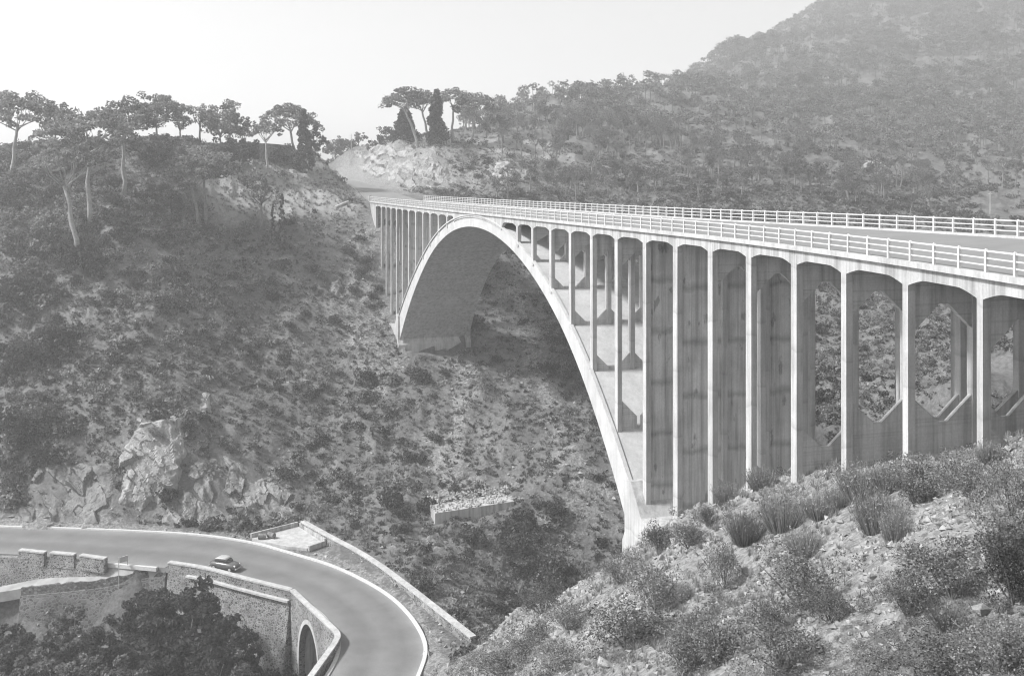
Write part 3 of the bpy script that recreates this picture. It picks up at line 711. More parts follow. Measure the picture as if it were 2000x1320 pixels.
# road sign on two posts
sg0 = pixz(232, 1141, -49.0); sg1 = pixz(249, 1121, -48.1)
rt = empty('road_sign', sg0, 'small pale sign board on two thin posts above the stone wall', 'sign')
zt_ = -45.75
for q in (sg0, sg1): MB().tube([(q[0], q[1], q[2] - .3), (q[0], q[1], zt_ + .02)], .045, 6).build('post', M['wood'], rt)
dd = (sg1 - sg0)[:2]; nn = np.array([dd[1], -dd[0]]) / np.linalg.norm(dd) * .03; p0 = sg0[:2] + .03 * dd + nn * 2.6; p1 = sg0[:2] + .97 * dd + nn * 2.6
MB().hexa([(*(p0 - nn), zt_ - .68), (*(p1 - nn), zt_ - .68), (*(p1 + nn), zt_ - .68), (*(p0 + nn), zt_ - .68), (*(p0 - nn), zt_), (*(p1 - nn), zt_), (*(p1 + nn), zt_), (*(p0 + nn), zt_)]).build('board', M['rail'], rt)
# concrete basin with two barrels
fl = wpts([(492, 1052), (583, 1029), (632, 1061), (600, 1072), (560, 1068), (520, 1060)], RZ)
rt = empty('concrete_basin', (fl[2][0] - 4, fl[2][1], RZ), 'shallow walled concrete slab between the road kerb and the long parapet', 'basin')
MB().prism([(x, y, RZ - .3) for x, y in fl], [(x, y, RZ + .10) for x, y in fl]).build('slab', M['white'], rt)
for n_, seq in enumerate(([fl[0], fl[1]], [fl[1], fl[2]], [fl[2], fl[3]])):
    q = np.array(seq); q = q + (q.mean(0) - np.array(fl).mean(0)) * .03
    MB().sweep(wall_strip(q, RZ + .65 - .1 * n_, RZ - .2, .28, 0, -1)).build('low_wall', M['concrete'], rt)
for n_, (x, y, lab) in enumerate(((512, 1047, 'rusty metal barrel lying on the concrete slab, the left one'), (530, 1045, 'rusty metal barrel lying on the slab, the right one with its open end showing'))):
    q = pixz(x, y, RZ + .45); ax = np.array([.75, .1 - .5 * n_, .0]); ax /= np.linalg.norm(ax)
    rt = empty('barrel', (q[0], q[1], RZ + .12), lab, 'barrel', 'barrels on the concrete slab')
    c = np.array([q[0], q[1], RZ + .47]); L_ = .5
    pr = [(-1, .33), (-.98, .36), (-.95, .35), (-.35, .35), (-.33, .37), (-.30, .35), (.30, .35), (.33, .37), (.35, .35), (.95, .35), (.98, .36), (1, .33)]
    MB().tube([c + ax * L_ * p for p, r in pr], [r for p, r in pr], 18).build('drum', M['bark'], rt)
    MB().tube([c + ax * (L_ + .004), c + ax * (L_ + .01)], .27, 16).build('lid', M['paint_dark'], rt)
# car: small rounded saloon of the fifties driving along the lower road
cq = pixz(440, 1111, RZ); hd = np.array([.93, -.37]); lf = np.array([.37, .93])
car = empty('car', (cq[0], cq[1], RZ), 'small rounded old saloon car driving along the lower road', 'car')
def cpnt(x, y, z): q = cq[:2] + hd * x + lf * y; return (q[0], q[1], RZ + z)
def loft(secs_xz, name, mat, parent=car, smooth=True):   # secs: (x, halfwidth, zlow, ztop)
    S = []
    for x, hw, zl, zt in secs_xz:
        pts = []
        for t in np.linspace(0, 2 * math.pi, 16, endpoint=False):
            cy = math.copysign(abs(math.cos(t)) ** .55, math.cos(t)) * hw; cz = math.copysign(abs(math.sin(t)) ** .55, math.sin(t))
            pts.append(cpnt(x, cy, (zl + zt) / 2 + cz * (zt - zl) / 2))
        S.append(pts)
    return MB().sweep(S).build(name, mat, parent, smooth)
loft([(-1.9, .40, .45, .70), (-1.82, .60, .32, .85), (-1.4, .72, .24, .98), (-.6, .76, .22, 1.0), (.5, .76, .22, 1.0), (1.1, .72, .24, .97), (1.65, .64, .28, .86), (1.88, .45, .38, .70)], 'body', M['paint_dark'])
loft([(-1.35, .40, .95, 1.05), (-1.1, .56, .93, 1.30), (-.5, .60, .92, 1.44), (.2, .59, .92, 1.45), (.55, .56, .93, 1.32), (.85, .46, .94, 1.02)], 'cabin', M['glass'])
loft([(-1.15, .46, 1.22, 1.30), (-.9, .56, 1.28, 1.42), (-.45, .60, 1.33, 1.48), (.15, .59, 1.33, 1.49), (.5, .50, 1.28, 1.38)], 'roof', M['paint_pale'])
for sx in (-1.12, 1.15):
    for sy in (-1, 1):
        c1 = np.array(cpnt(sx, sy * .60, .32)); c2 = np.array(cpnt(sx, sy * .76, .32)); wh = MB().tube([c1, c2], [.32, .32], 16).build('wheel', M['rubber'], car)
        MB().tube([c2 - (c2 - c1) * .1, c2 + (c2 - c1) * .08], .18, 12).build('hubcap', M['steel'], wh)
        loft([(sx - .52, .06, .30, .40), (sx - .3, .10, .40, .68), (sx, .12, .50, .76), (sx + .3, .10, .40, .68), (sx + .52, .06, .30, .40)], 'fender', M['paint_dark']) if False else None
for xx in (-1.93, 1.93): MB().hexa([cpnt(xx - .05, -.68, .36), cpnt(xx + .05, -.68, .36), cpnt(xx + .05, .68, .36), cpnt(xx - .05, .68, .36), cpnt(xx - .05, -.68, .48), cpnt(xx + .05, -.68, .48), cpnt(xx + .05, .68, .48), cpnt(xx - .05, .68, .48)]).build('bumper', M['steel'], car)
for sy in (-.48, .48): MB().tube([cpnt(1.60, sy, .72), cpnt(1.80, sy, .70)], [.13, .12], 12).build('headlight', M['steel'], car)
# concrete footing left on the far bank
f0 = hit(848, 1022); f1 = hit(1000, 985); dv = (f1 - f0)[:2]; dv /= np.linalg.norm(dv); nv = np.array([-dv[1], dv[0]])
if nv[1] < 0: nv = -nv
rt = empty('concrete_footing', f0, 'pale abandoned concrete footing topped with rubble on the far bank under the arch', 'footing')
zt_ = f0[2] + 1.45; e0 = f0[:2] - nv * .5; e1 = e0 + dv * 11.5
def ft(t, o2, z): q = e0 + dv * t + nv * o2; return (q[0], q[1], z)
MB().hexa([ft(0, 0, zt_ - 3.2), ft(11, 0, zt_ - 3.2), ft(11, 3.2, zt_ - 3.2), ft(0, 3.2, zt_ - 3.2), ft(0, 0, zt_), ft(11, 0, zt_ + .5), ft(11, 3.2, zt_ + .7), ft(0, 3.2, zt_ + .1)]).build('block', M['concrete'], rt)
V = []; Fc = []; mb = MB()
for k in range(420):
    t_, o2 = rng.uniform(0, 12.5), rng.uniform(.1, 4.8); r = rng.uniform(.08, .34); c = np.array(ft(t_, o2, zt_ + .05 + t_ * .045 + .22 * max(0, o2 - 1.5) + .1 * rng.random()))
    v = c + (rng.random((6, 3)) * .5 + .55) * np.array([(1, 0, 0), (-1, 0, 0), (0, 1, 0), (0, -1, 0), (0, 0, .7), (0, 0, -.7)]) * r
    mb.add(v, [(0, 2, 4), (2, 1, 4), (1, 3, 4), (3, 0, 4), (2, 0, 5), (1, 2, 5), (3, 1, 5), (0, 3, 5)])
mb.build('rubble', M['rockpale'], rt)
# little wooden frame by the gravel path
q = hit(936, 1210); rt = empty('wooden_frame', q, 'small dark wooden frame standing on the gravel beyond the long parapet', 'frame')
for dx in (-.38, .38): MB().tube([(q[0] + dx, q[1], q[2] - .2), (q[0] + dx + .06, q[1], q[2] + 1.15)], .045, 5).build('post', M['bark'], rt)
for dz in (.25, 1.05): MB().tube([(q[0] - .42, q[1] - .05, q[2] + dz), (q[0] + .46, q[1] - .05, q[2] + dz + .03)], .04, 5).build('crossbar', M['bark'], rt)
# utility poles
for x, yb, yt, lab, Yh in ((1826, 287, 245, 'thin pale pole among the pines in the middle of the right hillside', None), (1934, 418, 375, 'thin pale pole just above the railing at the right', None), (1633, 98, 68, 'thin pale pole high up on the right hillside', None),
                     (1256, 174, 142, 'thin pale pole beneath the ridge-top shelf of trees', None), (686, 294, 262, 'thin pale pole beside the far end of the upper road', None)):
    q = hit(x, yb, 200); h = (yb - yt) / F * q[1]
    rt = empty('utility_pole', q, lab, 'pole')
    MB().tube([q - [0, 0, 1], q + [0, 0, h]], [.13, .09], 6).build('shaft', M['concrete'], rt)
    MB().tube([q + [-.5, 0, h - .5], q + [.5, 0, h - .5]], .06, 5).build('crossarm', M['rail'], rt)
# ridge wall
rp = [hit(x, y, 190)[:2] for x, y in ((335, 300), (370, 296), (420, 290), (470, 290), (520, 288), (565, 292))]
rp = [pix(x, 0, 232 + .03 * (x - 335))[:2] for x in (205, 250, 300, 335, 380, 430, 480, 530, 572)]
zr_ = [float(ground(*p_)) for p_ in rp]
o_ = MB().sweep(wall_strip(resample(rp, 30), np.interp(np.linspace(0, 1, 30), np.linspace(0, 1, 9), [-(y - PY0) / F * 235 for y in (308, 303, 296, 287, 284, 281, 279, 280, 284)]) , -6, .8, 0, -1)).build('stone_wall', M['oldwall']); tag(o_, 'long dark stone wall along the crest of the left ridge behind the trees', 'wall')
# fences
def fence(pts, name, lab, n, h, rails=2):
    q = resample(pts, n); g = [np.array([p_[0], p_[1], float(ground(*p_[:2]))]) for p_ in q]
    rt = empty(name, g[n // 2], lab, 'fence')
    for p_ in g: MB().tube([p_ - [0, 0, .2], p_ + [0, 0, h]], .07, 5).build('post', M['wood'], rt)
    for r_ in range(rails): MB().tube([p_ + [0, 0, h * (1 - .42 * r_) - .08] for p_ in g], .04, 4).build('rail', M['wood'], rt)
lf_ = [UL[i] + np.array([-1.2, 0]) for i in range(4, 58, 4)]
fence(lf_, 'roadside_fence', 'low post and rail fence along the left edge of the upper road', 26, 1.0)
fence([hit(x, y, 200)[:2] for x, y in ((790, 284), (840, 280), (880, 284))], 'picket_fence', 'pale picket fence on the knoll beneath the umbrella pines', 24, 1.2)
q0, q1 = hit(655, 410), hit(680, 398)
o_ = MB().tube([q0 + [0, 0, .4], q1 + [0, 0, .4]], .3, 8).build('concrete_gutter', M['white']); tag(o_, 'short pale concrete gutter lying on the slope left of the bridge end', 'gutter')

# ------------------------------------------------------------------ rocks
def hull(c, size, nrot, n=14):
    import bmesh
    v = rng.normal(size=(n, 3)); v /= np.linalg.norm(v, axis=1)[:, None]; v *= rng.uniform(.75, 1.0, (n, 1)); v *= np.array(size)
    v = v @ np.array(nrot).T + np.array(c)
    bm = bmesh.new(); [bm.verts.new(p) for p in v]; bmesh.ops.convex_hull(bm, input=bm.verts[:], use_existing_faces=False)
    bm.verts.ensure_lookup_table(); bm.verts.index_update()
    used = sorted({vv.index for f in bm.faces for vv in f.verts}); mp = {i: k for k, i in enumerate(used)}
    V = [tuple(bm.verts[i].co) for i in used]; Fc = [[mp[vv.index] for vv in f.verts] for f in bm.faces]; bm.free(); return V, Fc
def rotm(rx, ry, rz):
    from mathutils import Euler
    return np.array(Euler((rx, ry, rz)).to_matrix())
def facets(p, q, cell, seed, tilt):
    """planar slabs: every cell of a jittered lattice is one tilted plane"""
    ip, iq = np.floor(p / cell[0]), np.floor(q / cell[1]); best = np.full(p.shape, 1e9); out_ = np.zeros(p.shape)
    for di in (-1, 0, 1):
        for dj in (-1, 0, 1):
            ci, cj = ip + di, iq + dj; fx = (ci + hash2(ci, cj, seed)) * cell[0]; fy = (cj + hash2(ci, cj, seed + 1)) * cell[1]
            d_ = ((p - fx) / cell[0]) ** 2 + ((q - fy) / cell[1]) ** 2
            v = (hash2(ci, cj, seed + 2) - .5) + tilt * ((hash2(ci, cj, seed + 3) - .5) * (p - fx) / cell[0] + (hash2(ci, cj, seed + 4) - .7) * (q - fy) / cell[1])
            m_ = d_ < best; best = np.where(m_, d_, best); out_ = np.where(m_, v, out_)
    return out_
ROCKS = []
def crag(name, label, poly, amp, mat, step=.16, scale=1.0, lift=.25, dip=-.95, seed=0, ymin=100, rag=.55):
    """rock standing out of the slope inside a pixel outline of the photograph"""
    ROCKS.append(poly); H = np.array([hit(x, y, ymin) for x, y in poly]); xa, xb = H[:, 0].min() - .5, H[:, 0].max() + .5; ya, yb = H[:, 1].min() - 2, H[:, 1].max() + 2
    n1 = int(min(260, (xb - xa) / step)) + 2; n2 = int(min(260, (yb - ya) / (step * .55))) + 2
    X, Y = np.meshgrid(np.linspace(xa, xb, n1), np.linspace(ya, yb, n2)); Z = ground(X, Y); up_ = Z * 1.0
    nx = (ground(X + .8, Y) - ground(X - .8, Y)) / 1.6; ny = (ground(X, Y + .8) - ground(X, Y - .8)) / 1.6; nl = np.sqrt(nx ** 2 + ny ** 2 + 1)
    xp, yp = PX0 + F * X / Y, PY0 - F * Z / Y; ins = inpoly(xp, yp, poly); dpx = polydist(xp, yp, list(poly) + [poly[0]]) * np.where(ins, 1, -1) / F * Y + rag * vnoise(X / .9, (Z + .4 * Y) / .9, seed + 50)
    q = (Z + .35 * Y); c_, s_ = math.cos(dip), math.sin(dip); p1 = X * c_ + q * s_; q1 = -X * s_ + q * c_
    p1 = p1 + .12 * vnoise(X / .9, q / .9, seed + 30); q1 = q1 + .12 * vnoise(X / .9, q / .9, seed + 31)
    D = amp * (1.0 * facets(p1, q1, (4.4 * scale, 2.2 * scale), seed, 1.1) + .25 * facets(p1, q1, (1.7 * scale, .9 * scale), seed + 7, .8) + .07 * facets(p1, q1, (.7, .4), seed + 14, .8)) + lift
    D = np.where(dpx > 0, D * np.clip(.25 + dpx / 1.2, 0, 1), 0) + np.clip(dpx, -3, 0) * 1.2 - .1
    V = np.stack([X - nx / nl * D, Y - ny / nl * D, Z + D / nl], -1).reshape(-1, 3); keep = (dpx > -.9)
    i_ = np.arange(n1 * n2).reshape(n2, n1); kk = keep[:-1, :-1] & keep[1:, 1:] & keep[:-1, 1:] & keep[1:, :-1]
    Fc = np.stack([i_[:-1, :-1], i_[:-1, 1:], i_[1:, 1:], i_[1:, :-1]], -1)[kk]; used = np.unique(Fc); mp = np.zeros(n1 * n2, int); mp[used] = np.arange(len(used))
    return tag(mk(name, V[used], mp[Fc], mat), label, 'rock')
crag('rock_outcrop', 'large pale jagged rock face rising above the lower road', [(232, 900), (250, 860), (272, 822), (300, 828), (330, 815), (352, 808), (372, 850), (366, 885), (352, 925), (345, 960), (318, 980), (290, 985), (262, 1000), (236, 985), (236, 950)], 1.5, M['rockpale'], seed=3, lift=.9)
crag('rock_spire', 'narrow pale rock spire on the hillside right of the large rock face', [(389, 790), (392, 772), (402, 762), (410, 770), (411, 800), (413, 815), (402, 822), (390, 815)], .6, M['rockpale'], seed=6, lift=.25, step=.1, scale=.5, rag=.2)
crag('dark_crag', 'dark craggy rock band along the road left of the pale rock face', [(38, 1020), (42, 960), (80, 915), (130, 905), (180, 905), (228, 905), (232, 960), (238, 1000), (262, 1012), (268, 1026), (150, 1024), (60, 1022)], 1.2, M['rock'], seed=11, lift=.4)
crag('grey_crag', 'broken grey rock slope above the road right of the pale rock face', [(272, 1018), (300, 990), (348, 970), (372, 910), (440, 880), (470, 905), (520, 940), (575, 955), (590, 1000), (560, 1015), (470, 1020), (380, 1026)], .9, M['rockmid'], seed=17, lift=.15, scale=.7)
crag('rock_cutting', 'pale rock cutting beside the upper road below the knoll', [(698, 320), (690, 296), (720, 286), (770, 284), (830, 286), (868, 292), (880, 330), (872, 368), (835, 372), (790, 362), (745, 350), (712, 338)], 1.3, M['rockpale'], seed=23, step=.25, scale=.9, lift=.3, dip=-.8, ymin=200)
crag('rock_outcrop', 'pale rock outcrop among bushes above the left part of the far railing', [(962, 345), (968, 322), (990, 314), (1004, 330), (1000, 350), (980, 356)], 1.2, M['rockpale'], seed=29, step=.2, lift=.9, ymin=200)
crag('rock_outcrop', 'darker rock outcrop right of the pale one above the far railing', [(1015, 342), (1028, 318), (1046, 326), (1044, 346), (1028, 352)], 1.2, M['rock'], seed=37, step=.2, lift=.9, ymin=200)
crag('rock_outcrop', 'smooth pale rock patch amid the pines on the right hillside', [(1680, 332), (1692, 316), (1716, 314), (1732, 326), (1724, 336), (1700, 330)], .8, M['rockmid'], seed=41, step=.25, lift=.8, ymin=200)
crag('dark_crag', 'small dark rock knob on the slope left of the far arch foot', [(643, 575), (648, 552), (660, 548), (672, 565), (668, 580)], 1.0, M['rock'], seed=43, step=.12, lift=.8)
for x, y, r, lab in ((1918, 1200, .42, 'flat pale boulder at the right edge among the bushes'), (1476, 1135, .22, 'small square stone lying alone in the middle of the scree'), (1185, 1305, .6, 'long pale slab of stone at the bottom of the scree'), (1570, 920, .9, 'pale boulder beside the bridge pillars at the top of the scree'), (1270, 1012, .8, 'pale boulder in front of the near arch foot'),
                     (1745, 1262, .22, 'pale stone near the grass tuft at lower right'), (1780, 925, .5, 'pale stone under the bushes near the right pillars')):
    c = hit(x, y); V, Fc = hull(c + [0, 0, r * .25], (r, r * .7, r * .45), rotm(0, rng.normal(0, .2), rng.uniform(0, 3)), 18)
    tag(mk('boulder', V, Fc, M['rockpale']), lab, 'boulder', 'boulders on the scree slope')

# loose stones (stuff)
OCT = np.array([(1, 0, 0), (-1, 0, 0), (0, 1, 0), (0, -1, 0), (0, 0, 1), (0, 0, -1)], float); OCF = np.array([(0, 2, 4), (2, 1, 4), (1, 3, 4), (3, 0, 4), (2, 0, 5), (1, 2, 5), (3, 1, 5), (0, 3, 5)])
def stones(name, C, R, mat, label):
    n = len(C); V = OCT[None] * rng.uniform(.6, 1.25, (n, 6, 1)) * R[:, None, None] * np.array([1, 1, .6]) + rng.normal(0, .22, (n, 6, 3)) * R[:, None, None]
    th = rng.uniform(0, 6.28, n); c_, s_ = np.cos(th), np.sin(th); X = V[..., 0] * c_[:, None] - V[..., 1] * s_[:, None]; Y = V[..., 0] * s_[:, None] + V[..., 1] * c_[:, None]
    V = np.stack([X, Y, V[..., 2]], -1) + C[:, None]
    Fc = (OCF[None] + 6 * np.arange(n)[:, None, None]).reshape(-1, 3)
    return tag(mk(name, V.reshape(-1, 3), Fc, mat), label, None, None, 'stuff')
def scatter(n, a0, a1, y0, y1, power=1.0):
    a = rng.uniform(a0, a1, n); Y = y0 * (y1 / y0) ** rng.random(n) if power == 0 else np.sqrt(rng.uniform(y0 ** 2, y1 ** 2, n)); X = a * Y; return X, Y
def clumpy(X, Y, sc_=6, seed=31): return .5 + .5 * vnoise(X / sc_, Y / sc_, seed)
X, Y = scatter(100000, -.12, .9, 12, 86, 0); nb = near_bank(X, Y); pr = nb * (.25 + .75 * (clumpy(X, Y, 5) > .45)); k = rng.random(len(X)) < pr; X, Y = X[k], Y[k]
R = (.03 + .17 * rng.random(len(X)) ** 6) * np.clip(Y / 38, .55, 1.7)
stones('loose_stones', np.c_[X, Y, ground(X, Y) + R * .2], R, M['stone'], 'pale loose stones covering the scree slope')
X, Y = scatter(26000, -.5, .2, 100, 215); d = GZ * 0; 
i_ = np.clip(np.searchsorted(A_, X / Y), 0, nA - 1); j_ = np.clip(np.searchsorted(Yv, Y), 0, nY - 1); k = rng.random(len(X)) < stony[j_, i_] * .9 + .05
k &= polydist(X, Y, UL) > 5; k &= ~inpoly(X, Y, road_poly); X, Y = X[k], Y[k]; R = .08 + .35 * rng.random(len(X)) ** 4
stones('loose_stones', np.c_[X, Y, ground(X, Y) + R * .2], R, M['stone'], 'pale gravel and stones on the far bank')

# ------------------------------------------------------------------ foliage
def leaves(C, size, squash=1.0, up=0.0, asp=.6):
    """one small diamond leaf per centre, random facing"""
    n = len(C); a = rng.normal(size=(n, 3)); a[:, 2] *= squash; a /= np.linalg.norm(a, axis=1)[:, None]
    b = rng.normal(size=(n, 3)); b -= (b * a).sum(1)[:, None] * a; b /= np.linalg.norm(b, axis=1)[:, None]
    s_ = np.broadcast_to(size, n) * rng.uniform(.65, 1.35, n); a = a * s_[:, None]; b = b * s_[:, None] * asp
    V = np.stack([C + a, C + b, C - a, C - b], 1); return V.reshape(-1, 3), np.arange(4 * n).reshape(n, 4)
def ball(n, hollow=.45):
    v = rng.normal(size=(n, 3)); v /= np.linalg.norm(v, axis=1)[:, None]; return v * (hollow + (1 - hollow) * rng.random((n, 1)) ** .6)
def clump_cloud(centres, radii, per, flat=.75):
    out_ = []
    for c, r in zip(centres, radii): out_.append(c + ball(per) * np.array([r, r, r * flat]))
    return np.vstack(out_)
def join(parts):
    V = np.vstack([p[0] for p in parts]); off_ = np.cumsum([0] + [len(p[0]) for p in parts[:-1]]); Fc = np.vstack([p[1] + o2 for p, o2 in zip(parts, off_)]); return V, Fc
def datamesh(name, V, Fc, mat):
    o_ = mk(name, V, Fc, mat); me = o_.data; bpy.data.objects.remove(o_); return me

def tree_parts(kind, h, w_, trunk_frac, lean=(0, 0), seed=0, dens=1.0):
    """returns (trunk MB, crown V, crown F) with base at the origin"""
    r_ = np.random.default_rng(seed); tr = MB(); top = np.array([lean[0], lean[1], h * trunk_frac]); rad = .0165 * h + .06
    npt = 6; bend = r_.normal(0, .009 * h, (npt, 2)); bend[0] = 0
    tp = [np.array([top[0] * (i / (npt - 1)) ** 1.3 + bend[i, 0] * (i < npt - 1), top[1] * (i / (npt - 1)) + bend[i, 1] * .5, -.6 * (i == 0) + top[2] * i / (npt - 1)]) for i in range(npt)]
    tr.tube(tp, [rad * (1.25 - .55 * i / (npt - 1)) for i in range(npt)], 8)
    C = []; RR = []; hz_ = h - top[2]
    if kind == 'umbrella':
        nl = 9; zc = h - .16 * w_
        for k in range(nl):
            an = 2 * math.pi * (k + r_.uniform(-.3, .3)) / nl; rr_ = w_ * .5 * r_.uniform(.45, .85); e = np.array([top[0] + rr_ * math.cos(an), top[1] + rr_ * math.sin(an), zc - .10 * w_ * (rr_ / (w_ * .5)) ** 2 + r_.uniform(-.2, .3)])
            st = tp[-1] * .0 + tp[-2] + (tp[-1] - tp[-2]) * r_.uniform(.3, 1); mid = st * .45 + e * .55 + np.array([0, 0, -.10 * hz_]); tr.tube([st, mid, e], [rad * .36, rad * .22, rad * .08], 5)
            for q_ in range(2): tr.tube([mid, e + r_.normal(0, w_ * .07, 3) * [1, 1, .3]], [rad * .22, rad * .08], 4)
        n = int(64 * dens)
        for k in range(n):
            q_ = math.sqrt((k + .5) / n); an = k * 2.39996 + r_.uniform(-.3, .3); rr_ = w_ * .5 * q_ * r_.uniform(.85, 1.05)
            C.append([top[0] + rr_ * math.cos(an), top[1] + rr_ * math.sin(an), h - .07 * w_ - .27 * w_ * q_ ** 2.2 + r_.uniform(-.13, .03) * w_]); RR.append(w_ * r_.uniform(.06, .115))
        k_ = r_.random(len(C)) > .07; C = [c for c, q in zip(C, k_) if q]; RR = [c for c, q in zip(RR, k_) if q]
        per, sz, flat = int(70 * dens), .016 * w_ + .06, .55
    elif kind == 'cone':
        n = int(60 * dens)
        for k in range(n):
            f = (k + .5) / n; z = h * (.06 + .92 * f); rr_ = w_ * .5 * (1 - f) ** .6 * r_.uniform(.3, .95); an = r_.uniform(0, 6.28)
            C.append([lean[0] * f + rr_ * math.cos(an), rr_ * math.sin(an), z]); RR.append(w_ * .16 * (1.1 - .6 * f))
        per, sz, flat = int(60 * dens), .05 * w_ + .05, 1.3
    else:                                  # broad, irregular crown
        nl = 8
        for k in range(nl):
            an = 2 * math.pi * k / nl + r_.uniform(-.4, .4); rr_ = w_ * .5 * r_.uniform(.4, .8); e = np.array([top[0] + rr_ * math.cos(an), top[1] + rr_ * math.sin(an), top[2] + hz_ * r_.uniform(.25, .85)])
            st = tp[-2] + (tp[-1] - tp[-2]) * r_.uniform(0, 1); tr.tube([st, (st + e) / 2 + r_.normal(0, .04 * h, 3), e], [rad * .5, rad * .3, rad * .1], 5)
            for q_ in range(r_.integers(2, 5)): C.append(e + r_.normal(0, w_ * .13, 3)); RR.append(w_ * r_.uniform(.07, .15))
        n = int(24 * dens)
        for k in range(n):
            v = r_.normal(size=3); v /= np.linalg.norm(v); q_ = r_.uniform(.5, 1)
            C.append([top[0] + v[0] * w_ * .45 * q_, top[1] + v[1] * w_ * .45 * q_, top[2] + hz_ * .5 + v[2] * hz_ * .48 * q_]); RR.append(w_ * r_.uniform(.07, .15))
        per, sz, flat = int(80 * dens), .024 * w_ + .07, .8
    C = np.array(C); P_ = clump_cloud(C, RR, per, flat)
    V, Fc = leaves(P_, sz, .8)
    return tr, V, Fc
def plant_tree(name, label, base, kind, h, w_, tf, lean=(0, 0), seed=0, mat='pine', bark='bark', group=None, dens=1.0, cat='tree'):
    if mat == 'pine': mat = 'ridge'  # ridge and knoll pines take the needle colour paled for haze
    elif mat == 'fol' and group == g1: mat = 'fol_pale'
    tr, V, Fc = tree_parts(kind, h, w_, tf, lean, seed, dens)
    rt = empty(name, base, label, cat, group); b_ = np.array(base, float)
    mk('trunk', np.array(tr.V) + b_, tr.F, M[bark], rt, True); mk('crown', V + b_, Fc, M[mat], rt); return rt
def tree_px(name, label, kind, xb, yb, yt, wpx, tf, Y=None, leanpx=0, **kw):
    base = hit(xb, yb, 60) if Y is None else np.array([*pix(xb, yb, Y)[:2], 0.0])
    if Y is not None: base[2] = float(ground(base[0], base[1]))
    h = -(yt - PY0) / F * base[1] - base[2]; plant_tree(name, label, base, kind, h, wpx * (1.12 if kind == 'umbrella' else 1.0) / F * base[1], tf, (leanpx / F * base[1], 0), **kw)
up = 'umbrella_pine'; bt = 'broadleaf_tree'; g1 = 'trees along the left ridge'
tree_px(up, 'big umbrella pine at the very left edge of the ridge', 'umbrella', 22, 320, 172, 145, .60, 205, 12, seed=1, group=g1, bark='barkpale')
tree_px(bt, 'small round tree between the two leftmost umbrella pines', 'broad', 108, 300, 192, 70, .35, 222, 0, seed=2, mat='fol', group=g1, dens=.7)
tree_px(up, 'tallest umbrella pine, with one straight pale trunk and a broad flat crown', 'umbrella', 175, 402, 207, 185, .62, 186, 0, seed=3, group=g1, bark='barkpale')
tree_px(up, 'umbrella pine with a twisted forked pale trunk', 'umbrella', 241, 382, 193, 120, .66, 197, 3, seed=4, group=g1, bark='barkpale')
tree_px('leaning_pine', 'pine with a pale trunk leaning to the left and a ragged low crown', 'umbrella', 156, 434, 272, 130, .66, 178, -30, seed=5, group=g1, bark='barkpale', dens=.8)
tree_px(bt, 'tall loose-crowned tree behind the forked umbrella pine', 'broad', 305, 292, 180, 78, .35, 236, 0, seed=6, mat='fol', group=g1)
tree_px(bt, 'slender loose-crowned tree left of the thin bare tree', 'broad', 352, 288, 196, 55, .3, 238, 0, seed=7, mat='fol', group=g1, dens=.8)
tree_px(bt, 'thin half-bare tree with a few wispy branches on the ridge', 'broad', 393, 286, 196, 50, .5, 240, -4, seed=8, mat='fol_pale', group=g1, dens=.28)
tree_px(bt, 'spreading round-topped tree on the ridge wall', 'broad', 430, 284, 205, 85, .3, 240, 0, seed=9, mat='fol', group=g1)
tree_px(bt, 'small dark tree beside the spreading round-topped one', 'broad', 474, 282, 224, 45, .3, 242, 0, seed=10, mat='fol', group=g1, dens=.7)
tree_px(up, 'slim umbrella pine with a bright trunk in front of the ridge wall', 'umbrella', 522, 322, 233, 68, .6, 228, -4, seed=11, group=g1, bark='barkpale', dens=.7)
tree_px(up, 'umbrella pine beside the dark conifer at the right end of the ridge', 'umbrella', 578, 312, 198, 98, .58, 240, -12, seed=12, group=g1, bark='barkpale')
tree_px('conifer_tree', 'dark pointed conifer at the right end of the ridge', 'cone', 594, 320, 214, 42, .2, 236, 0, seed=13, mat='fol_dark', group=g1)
tree_px(bt, 'bushy tree right of the dark pointed conifer', 'broad', 613, 306, 242, 46, .2, 244, 0, seed=14, mat='fol_dark', group=g1, dens=.8)
tree_px('pine_tree', 'broad low pine with two trunks in the middle of the left slope', 'umbrella', 402, 402, 282, 135, .62, 197, -4, seed=15, group=g1)
tree_px('pine_tree', 'small pine leaning against the broad low pine on the left slope', 'umbrella', 386, 412, 305, 85, .6, 194, -10, seed=16, group=g1, dens=.8)
tree_px(bt, 'lone small tree with a dark Y-shaped trunk on the open slope', 'broad', 513, 412, 330, 66, .42, 203, -3, seed=17, mat='fol', group=g1, dens=.55)
tree_px('cypress_tree', 'shorter of two small dark cypresses below the Y-shaped tree', 'cone', 533, 446, 397, 15, .15, 200, 0, seed=18, mat='fol_dark', group='two small cypresses on the left slope', dens=.6)
tree_px('cypress_tree', 'taller of two small dark cypresses below the Y-shaped tree', 'cone', 551, 448, 378, 22, .15, 200, 0, seed=19, mat='fol_dark', group='two small cypresses on the left slope', dens=.6)
for i_, (x, yb, yt, wp, lab) in enumerate(((655, 300, 274, 52, 'round dark tree left of the pole at the far end of the upper road'), (680, 296, 272, 40, 'low dark tree behind the pole at the far end of the upper road'), (701, 290, 257, 20, 'small thin tree standing against the sky above the rock cutting'), (735, 284, 262, 40, 'low bush-like tree at the left foot of the knoll'), (762, 280, 248, 44, 'round tree on the left side of the knoll'))):
    tree_px(bt, lab, 'broad', x, yb, yt, wp, .25 if i_ != 2 else .5, 335 if i_ < 3 else 300, 0, seed=30 + i_, mat='fol_dark' if i_ != 2 else 'fol', group='trees by the far end of the upper road', dens=.6)
g2 = 'trees on the knoll'
